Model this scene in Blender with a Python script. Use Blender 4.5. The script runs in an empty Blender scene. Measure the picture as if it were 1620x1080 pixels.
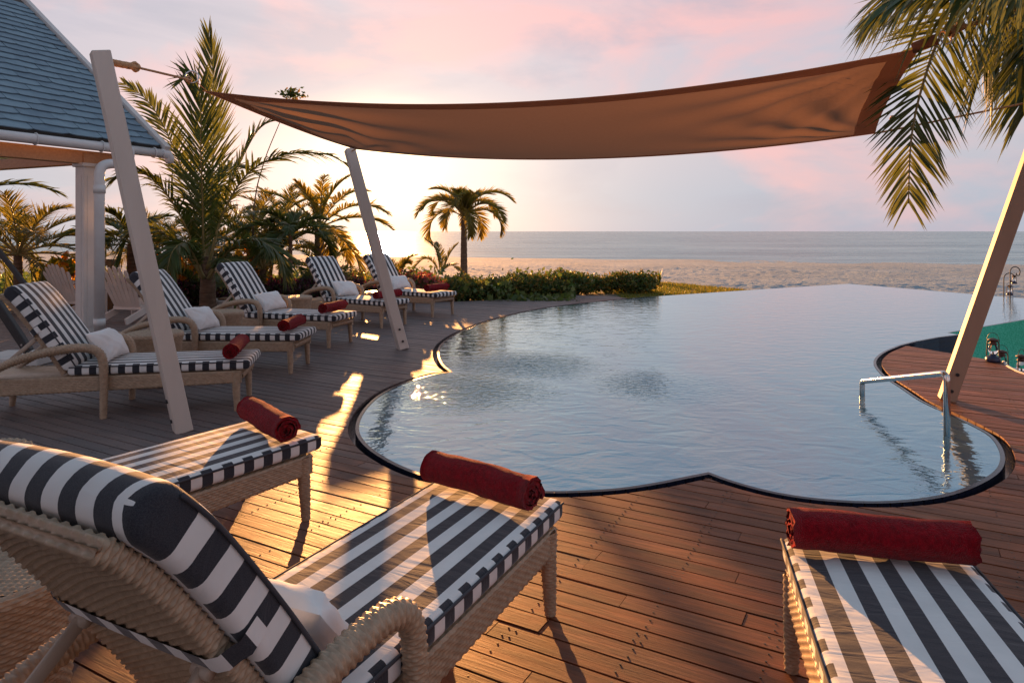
import bpy, math, random
import numpy as np
from math import sin, cos, pi, radians, sqrt, atan2
from mathutils import Vector, Matrix
from mathutils.geometry import delaunay_2d_cdt

SC = bpy.context.scene
COL = SC.collection
random.seed(7)
RNG = np.random.default_rng(11)
FPX, CX, HY, EYE = 1080.0, 810.0, 366.0, 1.55     # focal length and horizon of the photograph (1620 px wide), eye height in metres

def G(x, y, z=0.0):
    """ground-plan point of a photograph pixel lying at height z"""
    Y = FPX * (EYE - z) / (y - HY)
    return Vector(((x - CX) * Y / FPX, Y, z))

def D(x, y, Y):
    """point of a photograph pixel at depth Y"""
    return Vector(((x - CX) * Y / FPX, Y, EYE - (y - HY) * Y / FPX))

# ------------------------------------------------------------------ camera
cam = bpy.data.cameras.new('camera')
cam.sensor_width = 36.0
cam.lens = FPX * 36.0 / 1620.0
cam.shift_y = -(540.0 - HY) / 1620.0
cam.clip_end = 60000.0
cam.clip_start = 0.05
camo = bpy.data.objects.new('camera', cam)
COL.objects.link(camo)
camo.location = (0, 0, EYE)
camo.rotation_euler = (radians(90), 0, 0)
SC.camera = camo

# ------------------------------------------------------------------ sun, sky, exposure
SUN = Vector((605 - CX, FPX, HY - 240)).normalized()
SUN_EL = math.asin(SUN.z)
SUN_AZ = atan2(SUN.x, SUN.y)          # from +Y towards +X
sun = bpy.data.lights.new('sun', 'SUN')
sun.energy = 4.4
sun.color = (1.0, 0.44, 0.135)
sun.angle = radians(0.5)
suno = bpy.data.objects.new('sun', sun)
COL.objects.link(suno)
suno.rotation_euler = SUN.to_track_quat('Z', 'Y').to_euler()
suno.location = (-20, 60, 20)

def nd(nt, kind, **kw):
    n = nt.nodes.new(kind)
    for k, v in kw.items():
        if k.startswith('i_'):
            n.inputs[k[2:].replace('_', ' ')].default_value = v
        else:
            setattr(n, k, v)
    return n

def ramp(nt, stops, src=None, interp='LINEAR'):
    r = nt.nodes.new('ShaderNodeValToRGB')
    r.color_ramp.interpolation = interp
    el = r.color_ramp.elements
    while len(el) < len(stops):
        el.new(0.5)
    for e, (p, c) in zip(el, stops):
        e.position = p
        e.color = (*c, 1) if len(c) == 3 else c
    if src is not None:
        nt.links.new(src, r.inputs[0])
    return r.outputs[0]

def math_n(nt, op, a, b=None, c=None):
    m = nt.nodes.new('ShaderNodeMath')
    m.operation = op
    for i, v in enumerate((a, b, c)):
        if v is None:
            continue
        if isinstance(v, (int, float)):
            m.inputs[i].default_value = v
        else:
            nt.links.new(v, m.inputs[i])
    return m.outputs[0]

def mixc(nt, fac, a, b, mode='MIX'):
    m = nt.nodes.new('ShaderNodeMix')
    m.data_type = 'RGBA'
    m.blend_type = mode
    for i, v in ((0, fac), (6, a), (7, b)):
        if isinstance(v, (int, float)):
            m.inputs[i].default_value = v
        elif isinstance(v, tuple):
            m.inputs[i].default_value = (*v, 1)
        else:
            nt.links.new(v, m.inputs[i])
    return m.outputs[2]

def build_world():
    w = bpy.data.worlds.new('World')
    SC.world = w
    w.use_nodes = True
    nt = w.node_tree
    nt.nodes.clear()
    L = nt.links.new
    out = nd(nt, 'ShaderNodeOutputWorld')
    sky = nd(nt, 'ShaderNodeTexSky', sky_type='NISHITA', sun_disc=False)
    sky.sun_elevation = SUN_EL
    sky.sun_rotation = SUN_AZ
    sky.air_density = 1.0
    sky.dust_density = 0.8
    bg1 = nd(nt, 'ShaderNodeBackground')
    bg1.inputs['Strength'].default_value = 0.05
    L(sky.outputs[0], bg1.inputs['Color'])
    # sunset cloud sheet over the clear sky
    tc = nd(nt, 'ShaderNodeTexCoord')
    sep = nd(nt, 'ShaderNodeSeparateXYZ')
    L(tc.outputs['Generated'], sep.inputs[0])
    el = sep.outputs['Z']
    base = ramp(nt, [(0.0, (.41, .47, .58)), (.05, (.46, .50, .60)), (.12, (.58, .54, .60)), (.31, (.58, .55, .63)),
                     (.42, (.35, .45, .57)), (1.0, (.21, .35, .48))], el)
    mp = nd(nt, 'ShaderNodeMapping')
    mp.inputs['Scale'].default_value = (1.0, 1.0, 2.6)
    L(tc.outputs['Generated'], mp.inputs[0])
    n1 = nd(nt, 'ShaderNodeTexNoise', i_Scale=2.3, i_Detail=7.0, i_Roughness=0.52, i_Distortion=0.5)
    L(mp.outputs[0], n1.inputs['Vector'])
    pink = ramp(nt, [(.46, (0, 0, 0)), (.60, (1, 1, 1))], n1.outputs[0])
    mp2 = nd(nt, 'ShaderNodeMapping')
    mp2.inputs['Location'].default_value = (3.1, 1.7, 0.4)
    mp2.inputs['Scale'].default_value = (1.0, 1.0, 3.4)
    L(tc.outputs['Generated'], mp2.inputs[0])
    n2 = nd(nt, 'ShaderNodeTexNoise', i_Scale=3.4, i_Detail=8.0, i_Roughness=0.56, i_Distortion=0.3)
    L(mp2.outputs[0], n2.inputs['Vector'])
    grey = ramp(nt, [(.50, (0, 0, 0)), (.66, (1, 1, 1))], n2.outputs[0])
    hi = ramp(nt, [(.34, (.85, .85, .85)), (.62, (.12, .12, .12))], el)
    c = mixc(nt, math_n(nt, 'MULTIPLY', pink, hi), base, (.90, .52, .52))
    c = mixc(nt, math_n(nt, 'MULTIPLY', grey, .8), c, (.43, .45, .55))
    # glow of the air round the sun
    dot = nd(nt, 'ShaderNodeVectorMath', operation='DOT_PRODUCT')
    L(tc.outputs['Generated'], dot.inputs[0])
    dot.inputs[1].default_value = SUN
    d = math_n(nt, 'MAXIMUM', dot.outputs['Value'], 0.0)
    g1 = math_n(nt, 'MULTIPLY', math_n(nt, 'POWER', d, 9.0), .17)
    low = ramp(nt, [(.11, (1, 1, 1)), (.22, (.20, .20, .20))], el, 'EASE')
    g2 = math_n(nt, 'MULTIPLY', math_n(nt, 'MULTIPLY', math_n(nt, 'POWER', d, 42.0), .62), low)
    g3 = math_n(nt, 'MULTIPLY', math_n(nt, 'MULTIPLY', math_n(nt, 'POWER', d, 560.0), 2.6), low)
    c = mixc(nt, g1, c, (1.0, .62, .44), 'ADD')
    c = mixc(nt, g2, c, (1.0, .72, .42), 'ADD')
    c = mixc(nt, 1.0, c, mixc(nt, 1.0, (1.0, .66, .24), g3, 'MULTIPLY'), 'ADD')
    bg2 = nd(nt, 'ShaderNodeBackground')
    bg2.inputs['Strength'].default_value = 0.33
    L(c, bg2.inputs['Color'])
    mx = nd(nt, 'ShaderNodeMixShader')
    mx.inputs[0].default_value = 0.95
    L(bg1.outputs[0], mx.inputs[1])
    L(bg2.outputs[0], mx.inputs[2])
    L(mx.outputs[0], out.inputs['Surface'])
build_world()

SC.view_settings.view_transform = 'Standard'
SC.view_settings.look = 'None'
SC.view_settings.gamma = 1.0
SC.view_settings.use_curve_mapping = False
SC.view_settings.exposure = 1.66
SC.render.engine = 'CYCLES'
SC.cycles.max_bounces = 8
SC.cycles.transparent_max_bounces = 12
SC.cycles.sample_clamp_indirect = 4.0
SC.cycles.caustics_reflective = False
SC.cycles.caustics_refractive = False

# ------------------------------------------------------------------ mesh helpers
def make_mesh(name, V, Fs, mats, midx=None, uvs=None, smooth=True):
    """V (n,3); Fs: list of (m,k) integer arrays; midx: list of per-array material index (int or array); uvs: per-loop (sum,2)"""
    V = np.asarray(V, dtype=np.float32).reshape(-1, 3)
    Fs = [np.asarray(f, dtype=np.int32) for f in Fs]
    keep = [i for i, f in enumerate(Fs) if f.size]
    Fs2 = [Fs[i] for i in keep]
    me = bpy.data.meshes.new(name)
    me.vertices.add(len(V))
    me.vertices.foreach_set('co', V.ravel())
    loops = np.concatenate([f.ravel() for f in Fs2])
    cnt = np.concatenate([np.full(len(f), f.shape[1], dtype=np.int32) for f in Fs2])
    start = np.concatenate([[0], np.cumsum(cnt)[:-1]]).astype(np.int32)
    me.loops.add(len(loops))
    me.loops.foreach_set('vertex_index', loops)
    me.polygons.add(len(cnt))
    me.polygons.foreach_set('loop_start', start)
    me.polygons.foreach_set('loop_total', cnt)
    me.polygons.foreach_set('use_smooth', np.full(len(cnt), bool(smooth)))
    if not isinstance(mats, (list, tuple)):
        mats = [mats]
    for m in mats:
        me.materials.append(m)
    if midx is not None:
        arr = []
        for i in keep:
            a = midx[i]
            arr.append(np.full(len(Fs[i]), a, dtype=np.int32) if np.isscalar(a) else np.asarray(a, dtype=np.int32))
        me.polygons.foreach_set('material_index', np.concatenate(arr))
    if uvs is not None:
        uv = me.uv_layers.new(name='UVMap')
        uv.data.foreach_set('uv', np.asarray(uvs, dtype=np.float32).ravel())
    me.update(calc_edges=True)
    me.validate()
    return me

def link(name, me, parent=None, loc=None, rot=None, scale=None):
    o = bpy.data.objects.new(name, me)
    COL.objects.link(o)
    if parent is not None:
        o.parent = parent
    if loc is not None:
        o.location = loc
    if rot is not None:
        o.rotation_euler = rot
    if scale is not None:
        o.scale = scale if hasattr(scale, '__len__') else (scale,) * 3
    return o

def tag(o, label=None, cat=None, group=None, kind=None):
    for k, v in (('label', label), ('category', cat), ('group', group), ('kind', kind)):
        if v:
            o[k] = v
    return o

def thing(name, label, cat, loc=(0, 0, 0), rotz=0.0, group=None, kind=None):
    o = bpy.data.objects.new(name, None)
    o.empty_display_size = 0.1
    COL.objects.link(o)
    o.location = loc
    o.rotation_euler = (0, 0, rotz)
    return tag(o, label, cat, group, kind)

def kids(o):
    return [c for c in COL.objects if c.parent == o]

def copy_tree(root, label=None, loc=None, rotz=None, scale=None):
    def rec(o, parent):
        c = o.copy()
        COL.objects.link(c)
        c.parent = parent
        for ch in CH.get(o.name, []):
            rec(ch, c)
        return c
    CH = {}
    for o in COL.objects:
        if o.parent is not None:
            CH.setdefault(o.parent.name, []).append(o)
    r = rec(root, None)
    if label:
        r['label'] = label
    if loc is not None:
        r.location = loc
    if rotz is not None:
        r.rotation_euler = (0, 0, rotz)
    if scale is not None:
        r.scale = (scale,) * 3
    return r

class MB:
    """collects pieces into one mesh"""
    def __init__(s):
        s.V, s.F, s.M, s.n = [], {}, {}, 0
    def add(s, V, Fs, mi=0):
        V = np.asarray(V, dtype=float).reshape(-1, 3)
        for f in Fs:
            f = np.asarray(f, dtype=int)
            if f.size == 0:
                continue
            s.F.setdefault(f.shape[1], []).append(f + s.n)
            s.M.setdefault(f.shape[1], []).append(np.full(len(f), mi))
        s.V.append(V)
        s.n += len(V)
        return s
    def box(s, c, size, rot=None, mi=0, bev=0.0):
        hx, hy, hz = (d / 2 for d in size)
        if bev > 0:
            b = min(bev, hx * .9, hy * .9, hz * .9)
            V, idx = [], {}
            for sx in (-1, 1):
                for sy in (-1, 1):
                    for sz in (-1, 1):
                        for a in range(3):
                            idx[sx, sy, sz, a] = len(V)
                            p = [sx * (hx - b), sy * (hy - b), sz * (hz - b)]
                            p[a] = (sx, sy, sz)[a] * (hx, hy, hz)[a]
                            V.append(p)
            Q, T = [], []
            for a in range(3):
                o1, o2 = [(1, 2), (2, 0), (0, 1)][a]
                for sg in (-1, 1):
                    q = []
                    for u, v in ((-1, -1), (1, -1), (1, 1), (-1, 1)):
                        k = [0, 0, 0]; k[a] = sg; k[o1] = u; k[o2] = v
                        q.append(idx[(*k, a)])
                    Q.append(q if sg > 0 else q[::-1])
                for u in (-1, 1):       # edge along axis a
                    for v in (-1, 1):
                        def K(t, ax):
                            k = [0, 0, 0]; k[a] = t; k[o1] = u; k[o2] = v
                            return idx[(*k, ax)]
                        q = [K(-1, o1), K(1, o1), K(1, o2), K(-1, o2)]
                        Q.append(q if u * v < 0 else q[::-1])
            for sx in (-1, 1):
                for sy in (-1, 1):
                    for sz in (-1, 1):
                        t = [idx[sx, sy, sz, 0], idx[sx, sy, sz, 1], idx[sx, sy, sz, 2]]
                        T.append(t if sx * sy * sz > 0 else t[::-1])
            V = np.array(V); Fs = [np.array(Q), np.array(T)]
        else:
            V = np.array([[x, y, z] for x in (-hx, hx) for y in (-hy, hy) for z in (-hz, hz)])
            Fs = [np.array([[0, 1, 3, 2], [4, 6, 7, 5], [0, 4, 5, 1], [2, 3, 7, 6], [0, 2, 6, 4], [1, 5, 7, 3]])]
        if rot is not None:
            V = V @ np.array(rot.to_3x3() if isinstance(rot, Matrix) else rot.to_matrix()).T
        return s.add(V + np.array(c, dtype=float), Fs, mi)
    def beam(s, a, b, w, h, up=(0, 0, 1), mi=0, bev=0.0):
        a, b = Vector(a), Vector(b)
        t = (b - a); L = t.length; t = t / L
        u = Vector(up)
        side = u.cross(t)
        if side.length < 1e-4:
            side = Vector((1, 0, 0)).cross(t)
        side.normalize()
        n = t.cross(side)
        R = Matrix((t, side, n)).transposed()
        return s.box((a + b) / 2, (L, w, h), R, mi, bev)
    def tube(s, pts, r, n=8, mi=0, cap=True, closed=False):
        V, Fs = tube_data(pts, r, n, cap, closed)
        return s.add(V, Fs, mi)
    def lathe(s, prof, n=20, c=(0, 0, 0), mi=0):
        prof = np.asarray(prof, float)
        th = np.linspace(0, 2 * pi, n, endpoint=False)
        V = np.stack([prof[:, None, 0] * np.cos(th), prof[:, None, 0] * np.sin(th), np.repeat(prof[:, None, 1], n, 1)], -1).reshape(-1, 3)
        k = len(prof)
        i, j = np.meshgrid(np.arange(k - 1), np.arange(n), indexing='ij')
        j2 = (j + 1) % n
        F = np.stack([i * n + j, i * n + j2, (i + 1) * n + j2, (i + 1) * n + j], -1).reshape(-1, 4)
        return s.add(V + np.array(c, float), [F], mi)
    def mesh(s, name, mats, smooth=True):
        Fs = [np.concatenate(v) for v in s.F.values()]
        Ms = [np.concatenate(v) for v in s.M.values()]
        return make_mesh(name, np.concatenate(s.V), Fs, mats, Ms, None, smooth)
    def build(s, name, mats, parent=None, smooth=True, **kw):
        return link(name, s.mesh(name, mats, smooth), parent, **kw)

def frames(pts, closed=False):
    P = np.asarray([tuple(p) for p in pts], float)
    if closed:
        T = np.roll(P, -1, 0) - np.roll(P, 1, 0)
    else:
        T = np.gradient(P, axis=0)
    T /= np.linalg.norm(T, axis=1)[:, None] + 1e-12
    n0 = np.cross(T[0], (0, 0, 1.0))
    if np.linalg.norm(n0) < 1e-3:
        n0 = np.cross(T[0], (0, 1.0, 0))
    N = [n0 / np.linalg.norm(n0)]
    for k in range(1, len(P)):
        n = N[-1] - T[k] * np.dot(N[-1], T[k])
        N.append(n / (np.linalg.norm(n) + 1e-12))
    N = np.array(N)
    return P, T, N, np.cross(T, N)

def tube_data(pts, r, n=8, cap=True, closed=False):
    P, T, N, B = frames(pts, closed)
    k = len(P)
    r = np.broadcast_to(np.asarray(r, float), (k,))
    th = np.linspace(0, 2 * pi, n, endpoint=False)
    V = (P[:, None] + r[:, None, None] * (np.cos(th)[None, :, None] * N[:, None] + np.sin(th)[None, :, None] * B[:, None])).reshape(-1, 3)
    kk = k if closed else k - 1
    i, j = np.meshgrid(np.arange(kk), np.arange(n), indexing='ij')
    j2 = (j + 1) % n
    i2 = (i + 1) % k
    F = np.stack([i * n + j, i * n + j2, i2 * n + j2, i2 * n + j], -1).reshape(-1, 4)
    Fs = [F]
    if cap and not closed:
        Fs.append(np.array([list(range(n))[::-1], [(k - 1) * n + q for q in range(n)]]))
    return V, Fs

def spline(ctrl, n, closed=False):
    """Catmull-Rom through the control points, n points a span"""
    P = np.asarray([tuple(p) for p in ctrl], float)
    if closed:
        E = np.concatenate([P[-1:], P, P[:2]])
    else:
        E = np.concatenate([2 * P[:1] - P[1:2], P, 2 * P[-1:] - P[-2:-1]])
    out = []
    for k in range(len(E) - 3):
        a, b, c, d = E[k:k + 4]
        t = np.linspace(0, 1, n, endpoint=False)[:, None]
        out.append(.5 * ((2 * b) + (c - a) * t + (2 * a - 5 * b + 4 * c - d) * t ** 2 + (3 * b - a - 3 * c + d) * t ** 3))
    out = np.concatenate(out)
    if not closed:
        out = np.concatenate([out, P[-1:]])
    return out

def resample(P, step=None, n=None):
    P = np.asarray(P, float)
    d = np.concatenate([[0], np.cumsum(np.linalg.norm(np.diff(P, axis=0), axis=1))])
    if n is None:
        n = max(2, int(round(d[-1] / step)) + 1)
    s = np.linspace(0, d[-1], n)
    return np.stack([np.interp(s, d, P[:, k]) for k in range(P.shape[1])], -1)

def grid_faces(nu, nv, wrap_u=False, wrap_v=False):
    iu = np.arange(nu if wrap_u else nu - 1)
    iv = np.arange(nv if wrap_v else nv - 1)
    i, j = np.meshgrid(iu, iv, indexing='ij')
    i2, j2 = (i + 1) % nu, (j + 1) % nv
    return np.stack([i * nv + j, i2 * nv + j, i2 * nv + j2, i * nv + j2], -1).reshape(-1, 4)

# ------------------------------------------------------------------ materials
def new_mat(name):
    m = bpy.data.materials.new(name)
    m.use_nodes = True
    nt = m.node_tree
    return m, nt, nt.nodes['Principled BSDF'], nt.links.new

def simple_mat(name, c1, c2=None, rough=.5, scale=6.0, bump=0.0, bscale=60.0, metallic=0.0, sheen=0.0, coords='Object', spec=0.5, stretch=(1, 1, 1), detail=6.0, ramp_lo=.35, ramp_hi=.65):
    m, nt, b, L = new_mat(name)
    b.inputs['Roughness'].default_value = rough
    b.inputs['Metallic'].default_value = metallic
    b.inputs['Specular IOR Level'].default_value = spec
    if sheen:
        b.inputs['Sheen Weight'].default_value = sheen
        b.inputs['Sheen Roughness'].default_value = .4
    tc = nd(nt, 'ShaderNodeTexCoord')
    mp = nd(nt, 'ShaderNodeMapping')
    mp.inputs['Scale'].default_value = stretch
    L(tc.outputs[coords], mp.inputs[0])
    if c2 is not None:
        n = nd(nt, 'ShaderNodeTexNoise', i_Scale=scale, i_Detail=detail, i_Roughness=.6)
        L(mp.outputs[0], n.inputs['Vector'])
        L(ramp(nt, [(ramp_lo, c1), (ramp_hi, c2)], n.outputs[0]), b.inputs['Base Color'])
    else:
        b.inputs['Base Color'].default_value = (*c1, 1)
    if bump:
        n2 = nd(nt, 'ShaderNodeTexNoise', i_Scale=bscale, i_Detail=4.0)
        L(mp.outputs[0], n2.inputs['Vector'])
        bp = nd(nt, 'ShaderNodeBump', i_Strength=bump, i_Distance=.01)
        L(n2.outputs[0], bp.inputs['Height'])
        L(bp.outputs[0], b.inputs['Normal'])
    return m

def leaf_mat(name, cols, trans, tmix=.35, rough=.5, coat=.3):
    """leaf colours picked leaf by leaf, part of the light let through"""
    m, nt, b, L = new_mat(name)
    g = nd(nt, 'ShaderNodeNewGeometry')
    st = [(i / (len(cols)), c) for i, c in enumerate(cols)]
    c = ramp(nt, st, g.outputs['Random Per Island'], 'CONSTANT')
    L(c, b.inputs['Base Color'])
    b.inputs['Roughness'].default_value = rough
    b.inputs['Specular IOR Level'].default_value = coat
    t = nd(nt, 'ShaderNodeBsdfTranslucent')
    if trans is None:
        hs = nd(nt, 'ShaderNodeHueSaturation', i_Value=2.2, i_Saturation=1.1)
        L(c, hs.inputs['Color'])
        L(hs.outputs[0], t.inputs[0])
    else:
        t.inputs[0].default_value = (*trans, 1)
    mx = nd(nt, 'ShaderNodeMixShader')
    mx.inputs[0].default_value = tmix
    out = nt.nodes['Material Output']
    L(b.outputs[0], mx.inputs[1]); L(t.outputs[0], mx.inputs[2]); L(mx.outputs[0], out.inputs['Surface'])
    return m

def wood_deck_mat(name):
    m, nt, b, L = new_mat(name)
    tc = nd(nt, 'ShaderNodeTexCoord')
    oi = nd(nt, 'ShaderNodeObjectInfo')
    g = nd(nt, 'ShaderNodeNewGeometry')
    rnd = math_n(nt, 'FRACT', math_n(nt, 'ADD', oi.outputs['Random'], g.outputs['Random Per Island']))
    cmb = nd(nt, 'ShaderNodeCombineXYZ')
    L(math_n(nt, 'MULTIPLY', rnd, 37.0), cmb.inputs[0])
    L(math_n(nt, 'MULTIPLY', rnd, 91.0), cmb.inputs[1])
    add = nd(nt, 'ShaderNodeVectorMath', operation='ADD')
    L(tc.outputs['Object'], add.inputs[0]); L(cmb.outputs[0], add.inputs[1])
    mp = nd(nt, 'ShaderNodeMapping')
    mp.inputs['Scale'].default_value = (1.6, 26.0, 26.0)
    L(add.outputs[0], mp.inputs[0])
    grain = nd(nt, 'ShaderNodeTexNoise', i_Scale=2.2, i_Detail=9.0, i_Roughness=.66, i_Distortion=.6)
    L(mp.outputs[0], grain.inputs['Vector'])
    mp2 = nd(nt, 'ShaderNodeMapping')
    mp2.inputs['Scale'].default_value = (1.0, 4.0, 4.0)
    L(add.outputs[0], mp2.inputs[0])
    blotch = nd(nt, 'ShaderNodeTexNoise', i_Scale=1.7, i_Detail=5.0, i_Roughness=.6)
    L(mp2.outputs[0], blotch.inputs['Vector'])
    tone = ramp(nt, [(0.0, (.25, .074, .028)), (.3, (.32, .098, .036)), (.55, (.18, .056, .024)), (.8, (.39, .135, .052)), (1.0, (.27, .105, .055))], rnd)
    c = mixc(nt, ramp(nt, [(.30, (0, 0, 0)), (.72, (.85, .85, .85))], grain.outputs[0]), tone, (.060, .022, .011))
    c = mixc(nt, ramp(nt, [(.46, (0, 0, 0)), (.70, (.9, .9, .9))], blotch.outputs[0]), c, (.060, .038, .030))
    c = mixc(nt, ramp(nt, [(.60, (0, 0, 0)), (.80, (.5, .5, .5))], grain.outputs[0]), c, (.34, .19, .11))
    # sky sheen and shade painted as silver grey into the far left boards
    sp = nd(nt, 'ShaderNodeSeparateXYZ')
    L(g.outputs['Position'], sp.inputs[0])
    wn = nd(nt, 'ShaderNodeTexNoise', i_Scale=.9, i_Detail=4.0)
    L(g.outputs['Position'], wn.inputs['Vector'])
    sky_grey = math_n(nt, 'ADD', math_n(nt, 'MULTIPLY', sp.outputs['X'], -.34), math_n(nt, 'MULTIPLY', sp.outputs['Y'], .10))
    sky_grey = math_n(nt, 'ADD', sky_grey, math_n(nt, 'ADD', math_n(nt, 'MULTIPLY', wn.outputs[0], .6), math_n(nt, 'MULTIPLY', rnd, .35)))
    sky_grey = ramp(nt, [(.55, (0, 0, 0)), (1.0, (.78, .78, .78))], math_n(nt, 'MULTIPLY', sky_grey, .62))
    c = mixc(nt, sky_grey, c, mixc(nt, grain.outputs[0], (.22, .205, .205), (.065, .060, .062)))
    L(c, b.inputs['Base Color'])
    L(ramp(nt, [(.3, (.46, .46, .46)), (.7, (.66, .66, .66))], blotch.outputs[0]), b.inputs['Roughness'])
    b.inputs['Specular IOR Level'].default_value = .28
    bp = nd(nt, 'ShaderNodeBump', i_Strength=.55, i_Distance=.004)
    L(grain.outputs[0], bp.inputs['Height'])
    L(bp.outputs[0], b.inputs['Normal'])
    return m

def stripe_mat(name):
    m, nt, b, L = new_mat(name)
    uv = nd(nt, 'ShaderNodeUVMap')
    sp = nd(nt, 'ShaderNodeSeparateXYZ')
    L(uv.outputs[0], sp.inputs[0])
    odd = math_n(nt, 'MODULO', math_n(nt, 'FLOOR', sp.outputs['X']), 2.0)
    tc = nd(nt, 'ShaderNodeTexCoord')
    n = nd(nt, 'ShaderNodeTexNoise', i_Scale=7.0, i_Detail=5.0)
    L(tc.outputs['Object'], n.inputs['Vector'])
    white = ramp(nt, [(.3, (.62, .62, .61)), (.7, (.72, .715, .70))], n.outputs[0])
    weave = nd(nt, 'ShaderNodeTexNoise', i_Scale=420.0, i_Detail=2.0)
    L(tc.outputs['Object'], weave.inputs['Vector'])
    dark = ramp(nt, [(.3, (.016, .018, .026)), (.7, (.042, .043, .052))], weave.outputs[0])
    L(mixc(nt, odd, white, dark), b.inputs['Base Color'])
    b.inputs['Roughness'].default_value = .85
    b.inputs['Specular IOR Level'].default_value = .25
    b.inputs['Sheen Weight'].default_value = .25
    b.inputs['Sheen Roughness'].default_value = .45
    # slack wrinkles of the cover
    mp = nd(nt, 'ShaderNodeMapping')
    mp.inputs['Scale'].default_value = (9.0, 2.2, 4.0)
    L(tc.outputs['Object'], mp.inputs[0])
    w = nd(nt, 'ShaderNodeTexNoise', i_Scale=1.6, i_Detail=3.0, i_Distortion=.8)
    L(mp.outputs[0], w.inputs['Vector'])
    b1 = nd(nt, 'ShaderNodeBump', i_Strength=.35, i_Distance=.02)
    L(w.outputs[0], b1.inputs['Height'])
    b2 = nd(nt, 'ShaderNodeBump', i_Strength=.25, i_Distance=.001)
    L(weave.outputs[0], b2.inputs['Height'])
    L(b1.outputs[0], b2.inputs['Normal'])
    L(b2.outputs[0], b.inputs['Normal'])
    return m

def water_mat(name):
    m, nt, b, L = new_mat(name)
    b.inputs['Base Color'].default_value = (.205, .355, .445, 1)
    b.inputs['Metallic'].default_value = .75
    b.inputs['Specular Tint'].default_value = (.84, .97, 1.0, 1)
    b.inputs['Roughness'].default_value = .03
    b.inputs['IOR'].default_value = 1.8
    tc = nd(nt, 'ShaderNodeTexCoord')
    mp = nd(nt, 'ShaderNodeMapping')
    mp.inputs['Scale'].default_value = (1.0, 1.6, 1.0)
    mp.inputs['Rotation'].default_value = (0, 0, radians(12))
    L(tc.outputs['Object'], mp.inputs[0])
    n1 = nd(nt, 'ShaderNodeTexNoise', i_Scale=3.2, i_Detail=3.0, i_Roughness=.45, i_Distortion=1.1)
    L(mp.outputs[0], n1.inputs['Vector'])
    n2 = nd(nt, 'ShaderNodeTexNoise', i_Scale=14.0, i_Detail=3.0, i_Roughness=.5, i_Distortion=.6)
    L(mp.outputs[0], n2.inputs['Vector'])
    # boiling patches over two water jets
    tot = None
    for (px, py, r) in ((745, 618, .75), (830, 578, .8), (1060, 610, .7)):
        p = G(px, py)
        dv = nd(nt, 'ShaderNodeVectorMath', operation='DISTANCE')
        L(tc.outputs['Object'], dv.inputs[0])
        dv.inputs[1].default_value = p
        q = ramp(nt, [(0.0, (1, 1, 1)), (1.0, (0, 0, 0))], math_n(nt, 'DIVIDE', dv.outputs['Value'], r * 1.5), 'EASE')
        tot = q if tot is None else math_n(nt, 'MAXIMUM', tot, q)
    h = math_n(nt, 'ADD', math_n(nt, 'MULTIPLY', n1.outputs[0], 1.0), math_n(nt, 'MULTIPLY', n2.outputs[0], math_n(nt, 'ADD', .16, math_n(nt, 'MULTIPLY', tot, 2.2))))
    bp = nd(nt, 'ShaderNodeBump', i_Strength=1.0, i_Distance=.0085)
    L(h, bp.inputs['Height'])
    L(bp.outputs[0], b.inputs['Normal'])
    return m

def sea_mat(name):
    m, nt, b, L = new_mat(name)
    b.inputs['Roughness'].default_value = .26
    b.inputs['IOR'].default_value = 1.33
    b.inputs['Specular IOR Level'].default_value = .34
    b.inputs['Specular Tint'].default_value = (.84, .97, 1.0, 1)
    tc = nd(nt, 'ShaderNodeTexCoord')
    def noise(sx, sy, scale, detail, rough=.6):
        mp = nd(nt, 'ShaderNodeMapping')
        mp.inputs['Scale'].default_value = (sx, sy, 1.0)
        L(tc.outputs['Object'], mp.inputs[0])
        n = nd(nt, 'ShaderNodeTexNoise', i_Scale=scale, i_Detail=detail, i_Roughness=rough)
        L(mp.outputs[0], n.inputs['Vector'])
        return n.outputs[0]
    streak = noise(.022, .10, 1.0, 6.0, .65)
    wave = noise(.16, .55, 1.0, 5.0, .6)
    col = ramp(nt, [(.36, (.085, .20, .25)), (.52, (.20, .36, .42)), (.66, (.33, .50, .54))], streak)
    col = mixc(nt, ramp(nt, [(.50, (0, 0, 0)), (.68, (.65, .65, .65))], wave), col, (.035, .095, .13))
    L(col, b.inputs['Base Color'])
    h = math_n(nt, 'ADD', math_n(nt, 'MULTIPLY', streak, 1.6), wave)
    bp = nd(nt, 'ShaderNodeBump', i_Strength=.8, i_Distance=.40)
    L(h, bp.inputs['Height'])
    L(bp.outputs[0], b.inputs['Normal'])
    return m

def sand_mat(name):
    m, nt, b, L = new_mat(name)
    tc = nd(nt, 'ShaderNodeTexCoord')
    n0 = nd(nt, 'ShaderNodeTexNoise', i_Scale=.25, i_Detail=6.0)
    L(tc.outputs['Object'], n0.inputs['Vector'])
    n1 = nd(nt, 'ShaderNodeTexNoise', i_Scale=3.2, i_Detail=5.0, i_Roughness=.6)
    L(tc.outputs['Object'], n1.inputs['Vector'])
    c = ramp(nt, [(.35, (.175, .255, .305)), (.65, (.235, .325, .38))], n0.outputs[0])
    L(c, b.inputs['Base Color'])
    b.inputs['Roughness'].default_value = .9
    bp = nd(nt, 'ShaderNodeBump', i_Strength=1.0, i_Distance=.10)
    L(n1.outputs[0], bp.inputs['Height'])
    L(bp.outputs[0], b.inputs['Normal'])
    return m

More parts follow.
